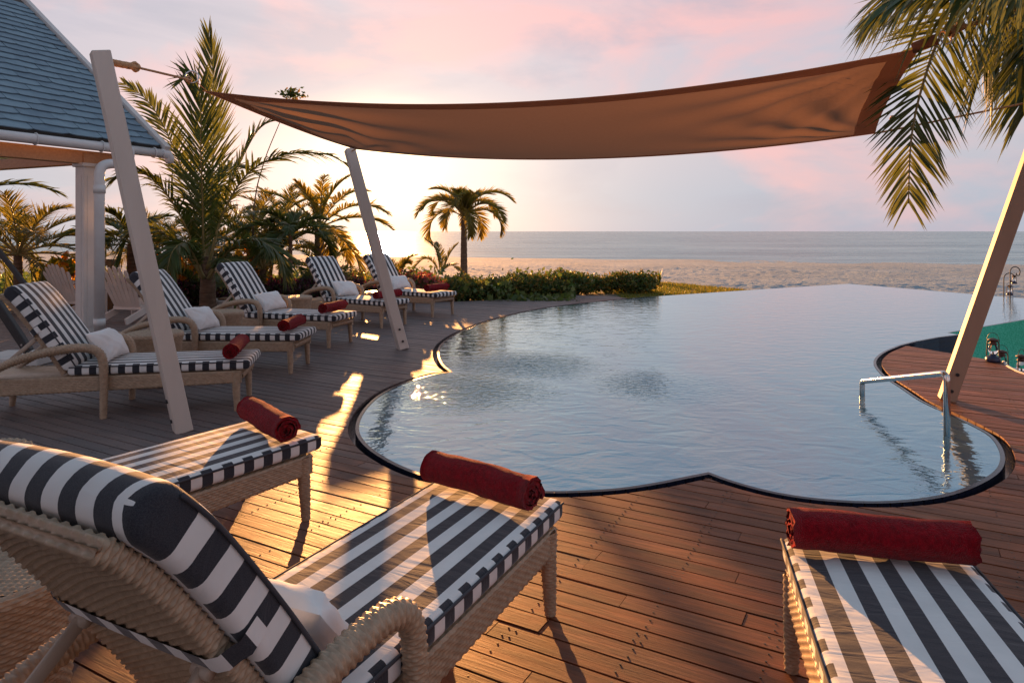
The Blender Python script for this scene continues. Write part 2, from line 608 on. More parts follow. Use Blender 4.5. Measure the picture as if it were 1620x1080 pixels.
def tile_mat(name, c1, c2, mortar, scale, rough=.25, bump=.3):
    m, nt, b, L = new_mat(name)
    uv = nd(nt, 'ShaderNodeUVMap')
    br = nd(nt, 'ShaderNodeTexBrick', offset=0.0)
    br.inputs['Scale'].default_value = scale
    br.inputs['Brick Width'].default_value = 1.0
    br.inputs['Row Height'].default_value = 1.0
    br.inputs['Mortar Size'].default_value = .06
    br.inputs['Color1'].default_value = (*c1, 1)
    br.inputs['Color2'].default_value = (*c2, 1)
    br.inputs['Mortar'].default_value = (*mortar, 1)
    L(uv.outputs[0], br.inputs['Vector'])
    L(br.outputs['Color'], b.inputs['Base Color'])
    b.inputs['Roughness'].default_value = rough
    bp = nd(nt, 'ShaderNodeBump', i_Strength=bump, i_Distance=.004)
    bp.invert = True
    L(br.outputs['Fac'], bp.inputs['Height'])
    L(bp.outputs[0], b.inputs['Normal'])
    return m

def cloth_through_mat(name, c1, c2, trans):
    m, nt, b, L = new_mat(name)
    tc = nd(nt, 'ShaderNodeTexCoord')
    n = nd(nt, 'ShaderNodeTexNoise', i_Scale=90.0, i_Detail=3.0)
    mp = nd(nt, 'ShaderNodeMapping')
    mp.inputs['Scale'].default_value = (.35, 1, 1)
    L(tc.outputs['Object'], mp.inputs[0])
    L(mp.outputs[0], n.inputs['Vector'])
    L(ramp(nt, [(.3, c1), (.7, c2)], n.outputs[0]), b.inputs['Base Color'])
    b.inputs['Roughness'].default_value = .9
    b.inputs['Specular IOR Level'].default_value = .1
    t = nd(nt, 'ShaderNodeBsdfTranslucent')
    t.inputs[0].default_value = (*trans, 1)
    mx = nd(nt, 'ShaderNodeMixShader')
    mx.inputs[0].default_value = .40
    bp = nd(nt, 'ShaderNodeBump', i_Strength=.3, i_Distance=.002)
    L(n.outputs[0], bp.inputs['Height'])
    L(bp.outputs[0], b.inputs['Normal'])
    out = nt.nodes['Material Output']
    L(b.outputs[0], mx.inputs[1]); L(t.outputs[0], mx.inputs[2]); L(mx.outputs[0], out.inputs['Surface'])
    return m

M = dict(
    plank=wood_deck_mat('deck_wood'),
    joist=simple_mat('near_black', (.012, .009, .007), rough=.8),
    screw=simple_mat('screw_steel', (.10, .09, .08), rough=.5, metallic=.6),
    stripe=stripe_mat('striped_canvas'),
    piping=simple_mat('piping', (.030, .032, .042), (.05, .05, .06), rough=.8),
    rattan=simple_mat('rattan', (.29, .20, .13), (.41, .295, .20), rough=.45, scale=30.0),
    strut=simple_mat('strut_metal', (.34, .26, .20), (.42, .33, .26), rough=.45),
    pillow=simple_mat('pillow_cotton', (.66, .66, .66), (.76, .75, .74), rough=.9, scale=3, bump=.35, bscale=11, sheen=.2, spec=.2),
    towel=simple_mat('towel_terry', (.15, .0012, .006), (.27, .003, .011), rough=.95, scale=60, bump=1.0, bscale=260, sheen=.12, spec=.1),
    water=water_mat('pool_water'),
    sea=sea_mat('sea_water'),
    sand=sand_mat('sand'),
    soil=simple_mat('garden_soil', (.10, .075, .05), (.20, .16, .11), rough=.95, scale=2.0, bump=.6, bscale=20),
    dark_tile=tile_mat('dark_tile', (.008, .012, .026), (.014, .020, .040), (.004, .005, .008), 14.0),
    green_tile=tile_mat('green_mosaic', (.035, .56, .32), (.10, .74, .46), (.03, .42, .25), 34.0, .10, .9),
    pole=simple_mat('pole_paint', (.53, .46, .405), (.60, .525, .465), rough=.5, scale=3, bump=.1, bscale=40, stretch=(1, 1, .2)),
    pole_shaded=simple_mat('pole_paint_shaded', (.30, .185, .125), (.36, .23, .16), rough=.55, scale=3, stretch=(1, 1, .2)),  # browner copy of the pole colour, with that pole's shade painted in
    white=simple_mat('white_paint', (.54, .50, .47), (.60, .56, .53), rough=.45, scale=3, bump=.08, bscale=30),
    pvc=simple_mat('white_pvc', (.56, .55, .54), (.62, .61, .60), rough=.3, scale=4),
    slate=None,
    sail=cloth_through_mat('sail_canvas', (.29, .20, .15), (.345, .24, .18), (.27, .15, .095)),
    hem=cloth_through_mat('sail_hem', (.33, .23, .17), (.38, .27, .20), (.80, .50, .34)),
    rope=simple_mat('rope_fibre', (.42, .22, .11), (.58, .34, .18), rough=.85, scale=60, bump=.5, bscale=200),
    steel=simple_mat('polished_steel', (.62, .60, .58), rough=.16, metallic=1.0),
    black=simple_mat('black_metal', (.012, .012, .014), (.022, .02, .02), rough=.45, scale=20),
    tank=simple_mat('blue_black_enamel', (.010, .016, .045), (.018, .026, .07), rough=.3, scale=20),
    rust=simple_mat('rusty_metal', (.05, .022, .016), (.10, .045, .028), rough=.6, scale=30),
    trunk=simple_mat('palm_bark', (.10, .062, .038), (.20, .13, .085), rough=.9, scale=5, bump=.8, bscale=18, stretch=(1, 1, 6)),
    rachis=simple_mat('frond_stem', (.20, .17, .06), (.28, .22, .09), rough=.5, scale=4),
    adir=simple_mat('chair_paint', (.60, .52, .47), (.68, .60, .55), rough=.5, scale=3, bump=.1, bscale=40),
    brownwood=simple_mat('brown_wood', (.16, .08, .035), (.22, .12, .05), rough=.55, scale=4, stretch=(1, 8, 8)),
    frond=leaf_mat('palm_leaflet', [(.036, .070, .018), (.052, .088, .022), (.068, .092, .025), (.085, .090, .024)], (.17, .19, .035), .34, .42, .4),
    frond_yellow=leaf_mat('palm_leaflet_yellow_green', [(.045, .070, .016), (.075, .085, .018), (.12, .10, .02), (.050, .080, .02)], (.32, .27, .045), .40, .42, .4),  # brighter yellow-green paints the sunlit look onto the left palms
    frond_backlit=leaf_mat('palm_leaflet_backlit', [(.075, .085, .018), (.11, .105, .020), (.16, .125, .022), (.090, .100, .020)], (.46, .36, .06), .5, .45, .35),  # brighter golden tones paint in the glow of the sun behind
    shrub=leaf_mat('shrub_leaf', [(.030, .055, .016), (.045, .075, .020), (.070, .095, .025), (.12, .115, .03), (.17, .11, .03)], None, .35),
    shrub_red=leaf_mat('croton_leaf', [(.16, .040, .045), (.05, .06, .02), (.24, .075, .070), (.07, .08, .025), (.14, .06, .03)], None, .35),
    shrub_purple=leaf_mat('purple_leaf', [(.05, .018, .028), (.035, .04, .018), (.09, .025, .045), (.03, .035, .015)], None, .3),
    magenta=leaf_mat('bougainvillea_bract', [(.22, .02, .16), (.30, .04, .24), (.04, .05, .02), (.18, .015, .11)], None, .35),
    orange=leaf_mat('orange_leaf', [(.42, .13, .015), (.09, .11, .02), (.50, .24, .02), (.12, .10, .02)], None, .45),
    creeper=leaf_mat('creeper_leaf', [(.05, .085, .025), (.08, .11, .03), (.12, .14, .045), (.07, .09, .02)], None, .35),
    grass=leaf_mat('lawn_blade', [(.10, .11, .02), (.14, .13, .025), (.08, .10, .02), (.18, .14, .03)], None, .4),
    beam=simple_mat('beam_wood', (.40, .20, .095), (.48, .26, .13), rough=.55, scale=3, stretch=(1, 10, 10)),
    planter=simple_mat('planter_plaster', (.50, .46, .43), (.60, .56, .53), rough=.8, scale=4, bump=.2, bscale=30),
)
def slate_mat():
    m, nt, b, L = new_mat('slate')
    tc = nd(nt, 'ShaderNodeTexCoord'); oi = nd(nt, 'ShaderNodeObjectInfo')
    n = nd(nt, 'ShaderNodeTexNoise', i_Scale=5.0, i_Detail=6.0)
    add = nd(nt, 'ShaderNodeVectorMath', operation='ADD')
    cm = nd(nt, 'ShaderNodeCombineXYZ')
    L(math_n(nt, 'MULTIPLY', oi.outputs['Random'], 50.0), cm.inputs[0])
    L(tc.outputs['Object'], add.inputs[0]); L(cm.outputs[0], add.inputs[1]); L(add.outputs[0], n.inputs['Vector'])
    c = ramp(nt, [(.3, (.128, .195, .25)), (.7, (.178, .26, .318))], n.outputs[0])
    v = ramp(nt, [(0, (.82, .82, .84)), (1, (1.08, 1.08, 1.06))], oi.outputs['Random'])
    L(mixc(nt, 1.0, c, v, 'MULTIPLY'), b.inputs['Base Color'])
    b.inputs['Roughness'].default_value = .62
    bp = nd(nt, 'ShaderNodeBump', i_Strength=.2, i_Distance=.004)
    L(n.outputs[0], bp.inputs['Height']); L(bp.outputs[0], b.inputs['Normal'])
    return m
M['slate'] = slate_mat()
def glass_mat():
    m, nt, b, L = new_mat('lantern_glass')
    b.inputs['Base Color'].default_value = (.92, .95, .92, 1)
    b.inputs['Roughness'].default_value = .05
    b.inputs['Transmission Weight'].default_value = 1.0
    b.inputs['IOR'].default_value = 1.2
    return m
M['glass'] = glass_mat()

# ------------------------------------------------------------------ pool outline
def px_curve(pts, n=4):
    P = np.array([G(x, y)[:2] for x, y in pts])
    return spline(P, n)[:, :2]

lobe1 = [(978, 474.3), (920, 480), (860, 488), (812, 498), (765, 511), (728, 526), (705, 540), (696, 552), (696, 565), (703, 578), (716, 588.5)]
lobe2 = [(716, 588.5), (690, 592), (660, 600), (632, 610), (605, 624), (585, 641), (572, 660), (568, 678), (573, 693), (588, 709), (612, 725), (645, 741), (690, 756), (750, 768), (810, 774.5), (870, 777), (920, 776), (980, 772), (1040, 763), (1085, 754), (1121, 747)]
lobe3 = [(1121, 747), (1160, 761), (1220, 777), (1290, 788), (1370, 793), (1440, 790), (1500, 780), (1545, 763), (1573, 745), (1582, 727), (1578, 707), (1563, 688), (1535, 672), (1500, 655), (1455, 634), (1425, 614), (1402, 599), (1388, 586), (1382, 575), (1385, 566), (1398, 556), (1422, 546)]
shore = [px_curve(lobe1)[:-1], px_curve(lobe2)[:-1], px_curve(lobe3)]
n_shore = sum(len(s) for s in shore)
tail = np.array([G(1450, 539)[:2], G(1482, 533)[:2], (6.70, 10.27), (6.66, 10.46), (9.03, 12.04), (12.47, 14.36), (11.85, 15.8), (9.95, 20.2), G(1183, 459)[:2], G(1090, 465.3)[:2], G(1010, 470.5)[:2]])
OUT = np.concatenate(shore + [tail])
def offset_loop(P, d):
    n = len(P)
    a = np.roll(P, 1, 0); b = np.roll(P, -1, 0)
    def nrm(v):
        return v / (np.linalg.norm(v, axis=1)[:, None] + 1e-9)
    t1, t2 = nrm(P - a), nrm(b - P)
    n1 = np.stack([t1[:, 1], -t1[:, 0]], 1); n2 = np.stack([t2[:, 1], -t2[:, 0]], 1)
    m = nrm(n1 + n2)
    k = np.clip(np.sum(m * n1, 1), .45, 1)
    return P + m * (d / k)[:, None]
area = .5 * np.sum(OUT[:, 0] * np.roll(OUT[:, 1], -1) - np.roll(OUT[:, 0], -1) * OUT[:, 1])
SGN = 1.0 if area > 0 else -1.0       # outward for the loop's winding
O1 = offset_loop(OUT, SGN * .028)
O2 = offset_loop(OUT, SGN * .085)

def inside(P, x, y):
    px, py = P[:, 0], P[:, 1]
    qx, qy = np.roll(px, -1), np.roll(py, -1)
    c = ((py > y) != (qy > y)) & (x < (qx - px) * (y - py) / (qy - py + 1e-15) + px)
    return bool(np.count_nonzero(c) % 2)

def polygon_mesh(name, P, z, mat, holes=()):
    pts = [Vector(p) for p in P]
    edges = [(i, (i + 1) % len(P)) for i in range(len(P))]
    for h in holes:
        k = len(pts)
        pts += [Vector(p) for p in h]
        edges += [(k + i, k + (i + 1) % len(h)) for i in range(len(h))]
    v, e, f, *_ = delaunay_2d_cdt(pts, edges, [], 0, 1e-5)
    F = []
    for t in f:
        cx = sum(v[i][0] for i in t) / len(t); cy = sum(v[i][1] for i in t) / len(t)
        if inside(P, cx, cy) and not any(inside(h, cx, cy) for h in holes):
            F.append(t)
    F = np.array([t for t in F if len(t) == 3])
    V = np.array([[p[0], p[1], z] for p in v])
    return make_mesh(name, V, [F], mat, smooth=False)

water = tag(link('pool_water', polygon_mesh('pool_water', OUT, 0.0, M['water'])), 'still blue pool water reflecting the sunset sky', 'water', kind='structure')
# tiled lip, overflow slot and outer walls of the pool
def pool_wall():
    n = len(OUT)
    s = np.concatenate([[0], np.cumsum(np.linalg.norm(np.diff(np.concatenate([OUT, OUT[:1]]), axis=0), axis=1))])
    V, F, UV, MI = [], [], [], []
    ig = n_shore + 3     # the green mosaic wall starts here
    for i in range(n):
        j = (i + 1) % n
        deck_side = i < n_shore + 0
        zb = -.12 if deck_side else -1.3
        mi = 1 if i in (ig, ig + 1) else 0
        a0, b0, a1, b1, a2, b2 = OUT[i], OUT[j], O1[i], O1[j], O2[i], O2[j]
        def quad(pts, uvs, m):
            k = len(V)
            V.extend(pts); F.append([k, k + 1, k + 2, k + 3]); UV.extend(uvs); MI.append(m)
        zt = .003 if deck_side else 0.0
        quad([(*a0, zt), (*b0, zt), (*b1, zt - .002), (*a1, zt - .002)], [(s[i], 0), (s[i + 1], 0), (s[i + 1], .03), (s[i], .03)], 0)
        quad([(*a1, zt - .002), (*b1, zt - .002), (*b1, zb), (*a1, zb)], [(s[i], 0), (s[i + 1], 0), (s[i + 1], -zb), (s[i], -zb)], mi)
        if deck_side:
            quad([(*a1, zb), (*b1, zb), (*b2, zb), (*a2, zb)], [(s[i], 0), (s[i + 1], 0), (s[i + 1], .06), (s[i], .06)], 0)
            quad([(*a2, zb), (*b2, zb), (*b2, -.032), (*a2, -.032)], [(s[i], 0), (s[i + 1], 0), (s[i + 1], .09), (s[i], .09)], 0)
    me = make_mesh('pool_wall', V, [np.array(F)], [M['dark_tile'], M['green_tile']], [np.array(MI)], UV, smooth=False)
    tag(link('pool_wall', me), 'dark tiled lip and emerald mosaic wall of the pool', 'wall', kind='structure')
pool_wall()

# ------------------------------------------------------------------ deck
DA = atan2(-.487, .873)                 # the planks run along this direction
DP = np.array([cos(DA), sin(DA)]); DN = np.array([-sin(DA), cos(DA)])
deck_out = np.array([(2.62, 15.9), (2.35, 16.35), tuple(G(905, 466.5)[:2]), tuple(G(815, 473)[:2]), tuple(G(740, 476.5)[:2]), tuple(G(600, 480)[:2]),
                     (-6, 14.25), (-13, 13.9), (-13, -1.5), (10, -1.5), (10, 5.4), (6.7, 5.8), (5.9, 6.3), (5.6, 6.9), (5.55, 7.4), (5.66, 7.8), (5.83, 8.09),
                     (5.61, 8.63), (5.30, 9.36)])
# close the deck over the pool area so that the pool is a plain hole in it
deck_poly = np.concatenate([deck_out, np.array([(5.6, 11.5), (4.5, 14.5)])])
O2D = O2
deck = thing('deck', 'weathered reddish timber deck round the pool', 'deck', (0, 0, 0), DA, kind='structure')
def to_deck(P):
    P = np.asarray(P)
    return np.stack([P[..., 0] * DP[0] + P[..., 1] * DP[1], P[..., 0] * DN[0] + P[..., 1] * DN[1]], -1)
bed = polygon_mesh('deck_underlay', deck_poly, -.06, M['joist'], [O2])  # flat near-black sheet added to darken the gaps between boards
tag(link('deck_underlay', bed), 'flat dark sheet darkening the gaps under the deck boards', 'deck base', kind='structure')

def build_deck():
    pool = to_deck(O2); rim = to_deck(deck_poly)
    PITCH, GAP, TH = .108, .0105, .028
    vmin, vmax = .2, 15.6
    rows = int((vmax - vmin) / PITCH)
    rnd = random.Random(3)
    pieces = []
    pb = [pool, rim]
    for r in range(rows):
        v0 = vmin + r * PITCH; v1 = v0 + PITCH - GAP
        u = -16.0 + (r * 1.37 % 3.0)
        while u < 11:
            Ln = rnd.choice((1.8, 2.25, 2.7, 3.15))
            u0, u1 = u + .0015, u + Ln - .0015
            u += Ln
            pieces.append((u0, u1, v0, v1))
    out = []
    segs = [(P, np.roll(P, -1, 0)) for P in pb]
    for (u0, u1, v0, v1) in pieces:
        cu, cv = (u0 + u1) / 2, (v0 + v1) / 2
        hit = []
        for P, Q in segs:
            lo = np.minimum(P, Q); hi = np.maximum(P, Q)
            m = (hi[:, 0] > u0 - .02) & (lo[:, 0] < u1 + .02) & (hi[:, 1] > v0 - .02) & (lo[:, 1] < v1 + .02)
            hit.append(np.nonzero(m)[0])
        w = DP * cu + DN * cv
        # rough view cull (keep a margin, the planks behind the camera are not shown)
        if w[1] < .25 and abs(w[0]) > 6: continue
        ends = [DP * q + DN * cv for q in (u0, u1, cu)]
        if all(e[1] < .2 for e in ends): continue
        if all(abs(e[0]) > .95 * max(e[1], 0) + 2.5 for e in ends): continue
        if not any(len(h) for h in hit):
            if inside(rim, cu, cv) and not inside(pool, cu, cv):
                out.append((cu, cv, [(u0, v0), (u1, v0), (u1, v1), (u0, v1)], [[0, 1, 2, 3]]))
            continue
        pts = [Vector(p) for p in ((u0, v0), (u1, v0), (u1, v1), (u0, v1))]
        edges = [(0, 1), (1, 2), (2, 3), (3, 0)]
        for (P, Q), h in zip(segs, hit):
            for i in h:
                k = len(pts)
                pts += [Vector(P[i]), Vector(Q[i])]
                edges.append((k, k + 1))
        v, e, f, *_ = delaunay_2d_cdt(pts, edges, [], 0, 1e-6)
        F = []
        for t in f:
            x = sum(v[i][0] for i in t) / len(t); y = sum(v[i][1] for i in t) / len(t)
            if u0 < x < u1 and v0 < y < v1 and inside(rim, x, y) and not inside(pool, x, y):
                F.append(list(t))
        if not F: continue
        out.append((cu, cv, [tuple(p) for p in v], F))
    def area_px(o):
        cu, cv, V, F = o
        a = 0
        for f in F:
            q = [V[i] for i in f]
            a += abs(sum(q[i][0] * q[(i + 1) % len(q)][1] - q[(i + 1) % len(q)][0] * q[i][1] for i in range(len(q)))) / 2
        w = DP * cu + DN * cv
        Y = max(w[1], .9)
        x = CX + w[0] / Y * FPX
        vis = 1.0 if -250 < x < 1870 and w[1] > 1.6 else .05
        return a * FPX ** 2 * EYE / Y ** 3 * vis
    out.sort(key=area_px, reverse=True)
    rest = MB()
    for k, (cu, cv, V, F) in enumerate(out):
        used = sorted({i for f in F for i in f}); mp = {i: q for q, i in enumerate(used)}
        dz = rnd.uniform(-.0022, .0012)
        P2 = np.array([V[i] for i in used])
        n = len(P2)
        cnt = {}
        for f in F:
            for a, b in zip(f, f[1:] + f[:1]):
                cnt[(a, b)] = cnt.get((a, b), 0) + 1
        bnd = [(a, b) for (a, b) in cnt if (b, a) not in cnt]
        top = np.column_stack([P2, np.full(n, dz)]); bot = np.column_stack([P2, np.full(n, dz - TH)])
        VV = np.concatenate([top, bot])
        tri = [[mp[i] for i in f] for f in F]
        side = np.array([[mp[a], mp[a] + n, mp[b] + n, mp[b]] for a, b in bnd])
        by = {}
        for t in tri: by.setdefault(len(t), []).append(t)
        Fs = [np.array(t) for t in by.values()] + [side]
        if k < 299:
            c = np.array([cu, cv, 0])
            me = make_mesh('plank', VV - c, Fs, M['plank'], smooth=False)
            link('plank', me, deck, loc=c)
        else:
            rest.add(VV, Fs)
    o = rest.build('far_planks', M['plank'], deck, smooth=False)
    o['kind'] = 'stuff'
    # screw heads, two to a board over every joist
    sm = MB()
    for r in range(rows):
        v0 = vmin + r * PITCH
        for k in range(-40, 24):
            u = k * .45 + .05
            for dv in (.024, .076):
                for du in ((-.018, .018) if (r * 7 + k) % 5 == 0 else (0,)):
                    uu, vv = u + du + rnd.uniform(-.006, .006), v0 + dv + rnd.uniform(-.004, .004)
                    w = DP * uu + DN * vv
                    if not (1.5 < w[1] < 6.5 and abs(w[0]) < .8 * w[1] + .2): continue
                    if inside(O2, *w): continue
                    a = np.arange(6) * pi / 3
                    Vs = np.column_stack([uu + .0042 * np.cos(a), vv + .0042 * np.sin(a), np.full(6, .0012)])
                    Vs = np.concatenate([Vs, Vs - [0, 0, .004]])
                    sm.add(Vs, [np.array([[0, 1, 2, 3, 4, 5]]), np.array([[i, i + 6, (i + 1) % 6 + 6, (i + 1) % 6] for i in range(6)])])
    o = sm.build('screw_heads', M['screw'], deck, smooth=False)
    o['kind'] = 'stuff'
build_deck()

# ------------------------------------------------------------------ terrain and sea
SEA_Z = -1.5
def shore_y(x): return 81.0 - .36 * x
def plateau(x, y):
    """1 on the garden terrace, 0 on the beach"""
    d = min(3.0, (22.0 - y) * .81 + (4.6 - x) * .60) if x > -30 else 3.0
    d = min(d, (24.0 + 0.04 * x) - y)
    return min(1.0, max(0.0, .5 + d / 2.2))
def ground_z(x, y):
    t = min(1.6, max(0.0, y / max(20.0, shore_y(x))))
    beach = -.92 - .6 * max(0.0, t - .25) / .75
    if t > 1: beach -= (t - 1) * 2
    beach += .05 * sin(x * .7 + y * .3) * sin(y * .55) * (1 - min(1, max(0, t)))
    p = plateau(x, y)
    p = p * p * (3 - 2 * p)
    return beach * (1 - p) + (-.10) * p
def terrain():
    xs = np.concatenate([np.linspace(-400, -40, 18)[:-1], np.arange(-40, -14, .8), np.arange(-14, 24, .18), np.arange(24, 60, .45), np.linspace(60, 400, 16)])
    ys = np.concatenate([[-60, -30, -10, 0, 5], np.arange(8, 15, .5), np.arange(15, 34, .18), np.arange(34, 56, .42), np.arange(56, 110, 1.3), np.linspace(112, 260, 12)])
    V = np.array([[x, y, ground_z(x, y)] for x in xs for y in ys])
    # trodden lumps and hollows of the beach
    from mathutils import noise
    for q in V:
        if 15 < q[1] < 110 and -60 < q[0] < 90:
            p = plateau(q[0], q[1])
            if p < .9:
                w = (1 - p) * max(0, min(1, (75 - q[1]) / 25))
                q[2] += w * (.03 * noise.noise((q[0] * 1.05, q[1] * .8, 0)) + .08 * noise.noise((q[0] * 3.3, q[1] * 2.8, 5))) + (1 - p) * max(0, min(1, (q[1] - 45) / 20)) * .07 * noise.noise((q[0] * .16, q[1] * .1, 9))
    # under the pool and the deck the ground stays low
    low = (V[:, 1] < 13.2) | ((V[:, 0] > 2.0) & (V[:, 1] < 16)) & (V[:, 0] > 1.0)
    V[(V[:, 1] < 13.4), 2] = -1.25
    for k in range(len(V)):
        if inside(O2, V[k, 0], V[k, 1]): V[k, 2] = -1.3
    F = grid_faces(len(xs), len(ys))
    c = V[F].mean(1)
    mi = np.array([1 if plateau(x, y) > .55 and y > 13 else 0 for x, y, _ in c])
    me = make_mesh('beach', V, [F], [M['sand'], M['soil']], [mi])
    tag(link('beach', me), 'pale sand beach running down to the sea', 'beach', kind='structure')
    S = 30000.0
    me = make_mesh('sea', [(-S, 30, SEA_Z), (S, 30, SEA_Z), (S, S, SEA_Z), (-S, S, SEA_Z)], [np.array([[0, 1, 2, 3]])], M['sea'])
    tag(link('sea', me), 'calm grey blue sea out to the horizon', 'sea', kind='structure')
terrain()

# ------------------------------------------------------------------ house corner
def house():
    E0 = np.array([-5.93, 11.35]); e = np.array([-.43, -.903]); r = np.array([-.903, .43])   # e runs along the eave towards the camera, r up the roof
    PIT = radians(37.5); ZE = 3.02
    def W(a, b, h): return Vector((*(E0 + e * a + r * b), ZE + h))
    up = math.tan(PIT)
    H = thing('beach_house', 'white beach house corner with blue grey slate roof', 'house', (*(E0 + e * 1.1 + r * .3), 0))
    inv = Matrix.Translation(-H.location)
    def build(mb, name, mats, parent=None, smooth=False):
        o = mb.build(name, mats, H if parent is None else parent, smooth)
        if parent is None:
            o.data.transform(inv)
        return o
    LEN, RIS = 6.2, 5.0
    # roof body
    rb = MB()
    th = .10
    P = [W(-.05, -.10, -.10 * up), W(LEN, -.10, -.10 * up), W(LEN, RIS, RIS * up), W(-.05, RIS, RIS * up)]
    nrm = (P[1] - P[0]).cross(P[3] - P[0]).normalized()
    if nrm.z < 0: nrm = -nrm
    V = P + [p - nrm * th for p in P]
    rb.add(V, [np.array([[0, 1, 2, 3], [7, 6, 5, 4], [0, 4, 5, 1], [1, 5, 6, 2], [2, 6, 7, 3], [3, 7, 4, 0]])])
    roof = build(rb, 'roof', simple_mat('roof_board', (.055, .045, .04), (.08, .065, .055), rough=.8))
    # slates, laid course by course
    ev = Vector((*e, 0)); rv = Vector((*r, up)).normalized()
    R = Matrix((ev, rv, ev.cross(rv) if ev.cross(rv).z > 0 else -ev.cross(rv))).transposed()
    rnd = random.Random(5)
    SW, EXP = .50, .198
    shapes = []
    for q in range(4):
        w, L = SW / 2 - .004, EXP * 1.25
        c1, c2 = .05 + rnd.uniform(-.012, .012), .085 + rnd.uniform(-.02, .02)
        o = [(-w, c1 * .55), (-w + c2, -.004), (w - c2 * .8, .004), (w, c1 * .5), (w, L), (-w, L)]
        t = .016
        Vt = [(x, y, .034 - .026 * y / L) for x, y in o]; Vb = [(x, y, .034 - .026 * y / L - t) for x, y in o]
        n = len(o)
        me = make_mesh('slate', np.array(Vt + Vb), [np.array([list(range(n))]), np.array([[i, i + n, (i + 1) % n + n, (i + 1) % n] for i in range(n)])], M['slate'], smooth=False)
        shapes.append(me)
    slope = 1 / cos(PIT)
    cnt = 0
    for cse in range(24):
        for k in range(13):
            s = -.10 * slope + cse * EXP
            a = .22 + k * SW + (SW * .5 if cse % 2 else 0) + rnd.uniform(-.006, .006)
            b = s * cos(PIT)
            if b > RIS - .3 or a > LEN - .3: continue
            pos = W(a, b, b * up)
            Y = pos.y; x = CX + pos.x / Y * FPX; y = HY - (pos.z - EYE) / Y * FPX
            if not (-70 < x < 330 and y > -40): continue
            m = R.to_4x4()
            o = link('slate', shapes[rnd.randrange(4)], roof)
            o.matrix_basis = Matrix.Translation(pos - H.location + nrm * rnd.uniform(0, .003)) @ m
            cnt += 1
    # edge slates by the flashing, narrower
    for cse in range(24):
        if cse % 2:
            s = -.10 * slope + cse * EXP; b = s * cos(PIT)
            pos = W(.10, b, b * up)
            o = link('slate', shapes[cse % 4], roof)
            o.matrix_basis = Matrix.Translation(pos - H.location) @ R.to_4x4() @ Matrix.Diagonal((.44, 1, 1, 1))
    # white verge board
    vb = MB()
    vb.beam(W(-.09, -.16, -.16 * up) + nrm * .02, W(-.09, RIS, RIS * up) + nrm * .02, .10, .11, nrm, bev=.006)
    build(vb, 'verge_board', M['white'])
    fb = MB()
    fb.beam(W(-.02, -.02, -.13), W(LEN, -.02, -.13), .03, .15, bev=.004)
    build(fb, 'fascia_board', M['white'])
    ds = MB()
    ds.beam(W(-.02, -.085, -.09), W(LEN, -.085, -.09), .05, .06)
    build(ds, 'drip_edge', M['joist'])
    # gutter and its clips
    g = MB()
    g.tube([W(a, -.12, -.18) for a in (-.10, 2, 4, LEN)], .072, 16)
    gut = build(g, 'gutter', M['pvc'], smooth=True)
    for a in (.12, 1.0, 1.95, 2.9, 3.85):
        c = MB()
        pts = [W(a, -.12 + .080 * cos(t), -.18 + .080 * sin(t)) for t in np.linspace(0, 2 * pi, 14, endpoint=False)]
        c.tube(pts, .011, 6, closed=True)
        o = c.build('clip', M['pvc'], gut); o.data.transform(inv)
    ge = MB()
    ge.tube([W(-.02, -.12, -.18), W(-.14, -.12, -.185), W(-.17, -.12, -.24), W(-.18, -.12, -.33)], [.08, .08, .075, .06], 12)
    build(ge, 'gutter_end', M['pvc'], smooth=True)
    # porch beams and ceiling
    pbm = MB()
    pbm.beam(W(.45, .20, -.34), W(LEN, .20, -.34), .16, .20, bev=.006)
    build(pbm, 'eave_beam', M['beam'])
    gb = MB()
    gb.beam(W(1.05, .10, -.36), W(1.05, RIS, -.36), .16, .16, bev=.006)
    build(gb, 'cross_beam', M['beam'])
    cl = MB()
    cl.box((0, 0, 0), (LEN - 1.0, RIS, .03), Matrix((ev, Vector((*r, 0)), Vector((0, 0, 1)))).transposed())
    o = build(cl, 'porch_ceiling', simple_mat('ceiling_board', (.62, .46, .33), (.70, .53, .40), rough=.6, scale=3, stretch=(1, 12, 1)))
    o.location = W(.55 + LEN / 2, .10 + RIS / 2, -.21) - H.location
    for (a, lbl) in ((1.05, 1), (5.6, 2)):
        p = W(a, .17, 0)
        pm = MB()
        Rz = Matrix((ev, Vector((*r, 0)), Vector((0, 0, 1)))).transposed()
        pm.box((p.x, p.y, 1.28), (.21, .21, 2.56), Rz, bev=.012)
        pm.box((p.x, p.y, 2.56), (.27, .27, .06), Rz, bev=.01)
        for sx in (-1, 1):
            pm.box(Vector((p.x, p.y, 1.25)) + ev * .107 * sx, (.012, .10, 2.3), Rz, bev=.004)
            pm.box(Vector((p.x, p.y, 1.25)) + Vector((*r, 0)) * .107 * sx, (.10, .012, 2.3), Rz, bev=.004)
        build(pm, 'porch_post', M['white'])
    dp = MB()
    q = [Vector((-6.02, 10.75, 2.86)), Vector((-6.02, 10.72, 2.68)), Vector((-6.05, 10.6, 2.60)), Vector((-6.13, 10.42, 2.58)), Vector((-6.18, 10.3, 2.53)), Vector((-6.20, 10.26, 2.42)), Vector((-6.20, 10.26, 2.2)), Vector((-6.20, 10.26, 0.0))]
    pth = np.concatenate([spline(q[:7], 6), [tuple(q[7])]])
    dp.tube(pth, .072, 16)
    pipe = build(dp, 'downpipe', M['pvc'], smooth=True)
    for z in (2.12, .12):
        c = MB()
        c.tube([(-6.20, 10.26, z), (-6.20, 10.26, z + .12)], .083, 16)
        o = c.build('pipe_collar', M['pvc'], pipe); o.data.transform(inv)
house()

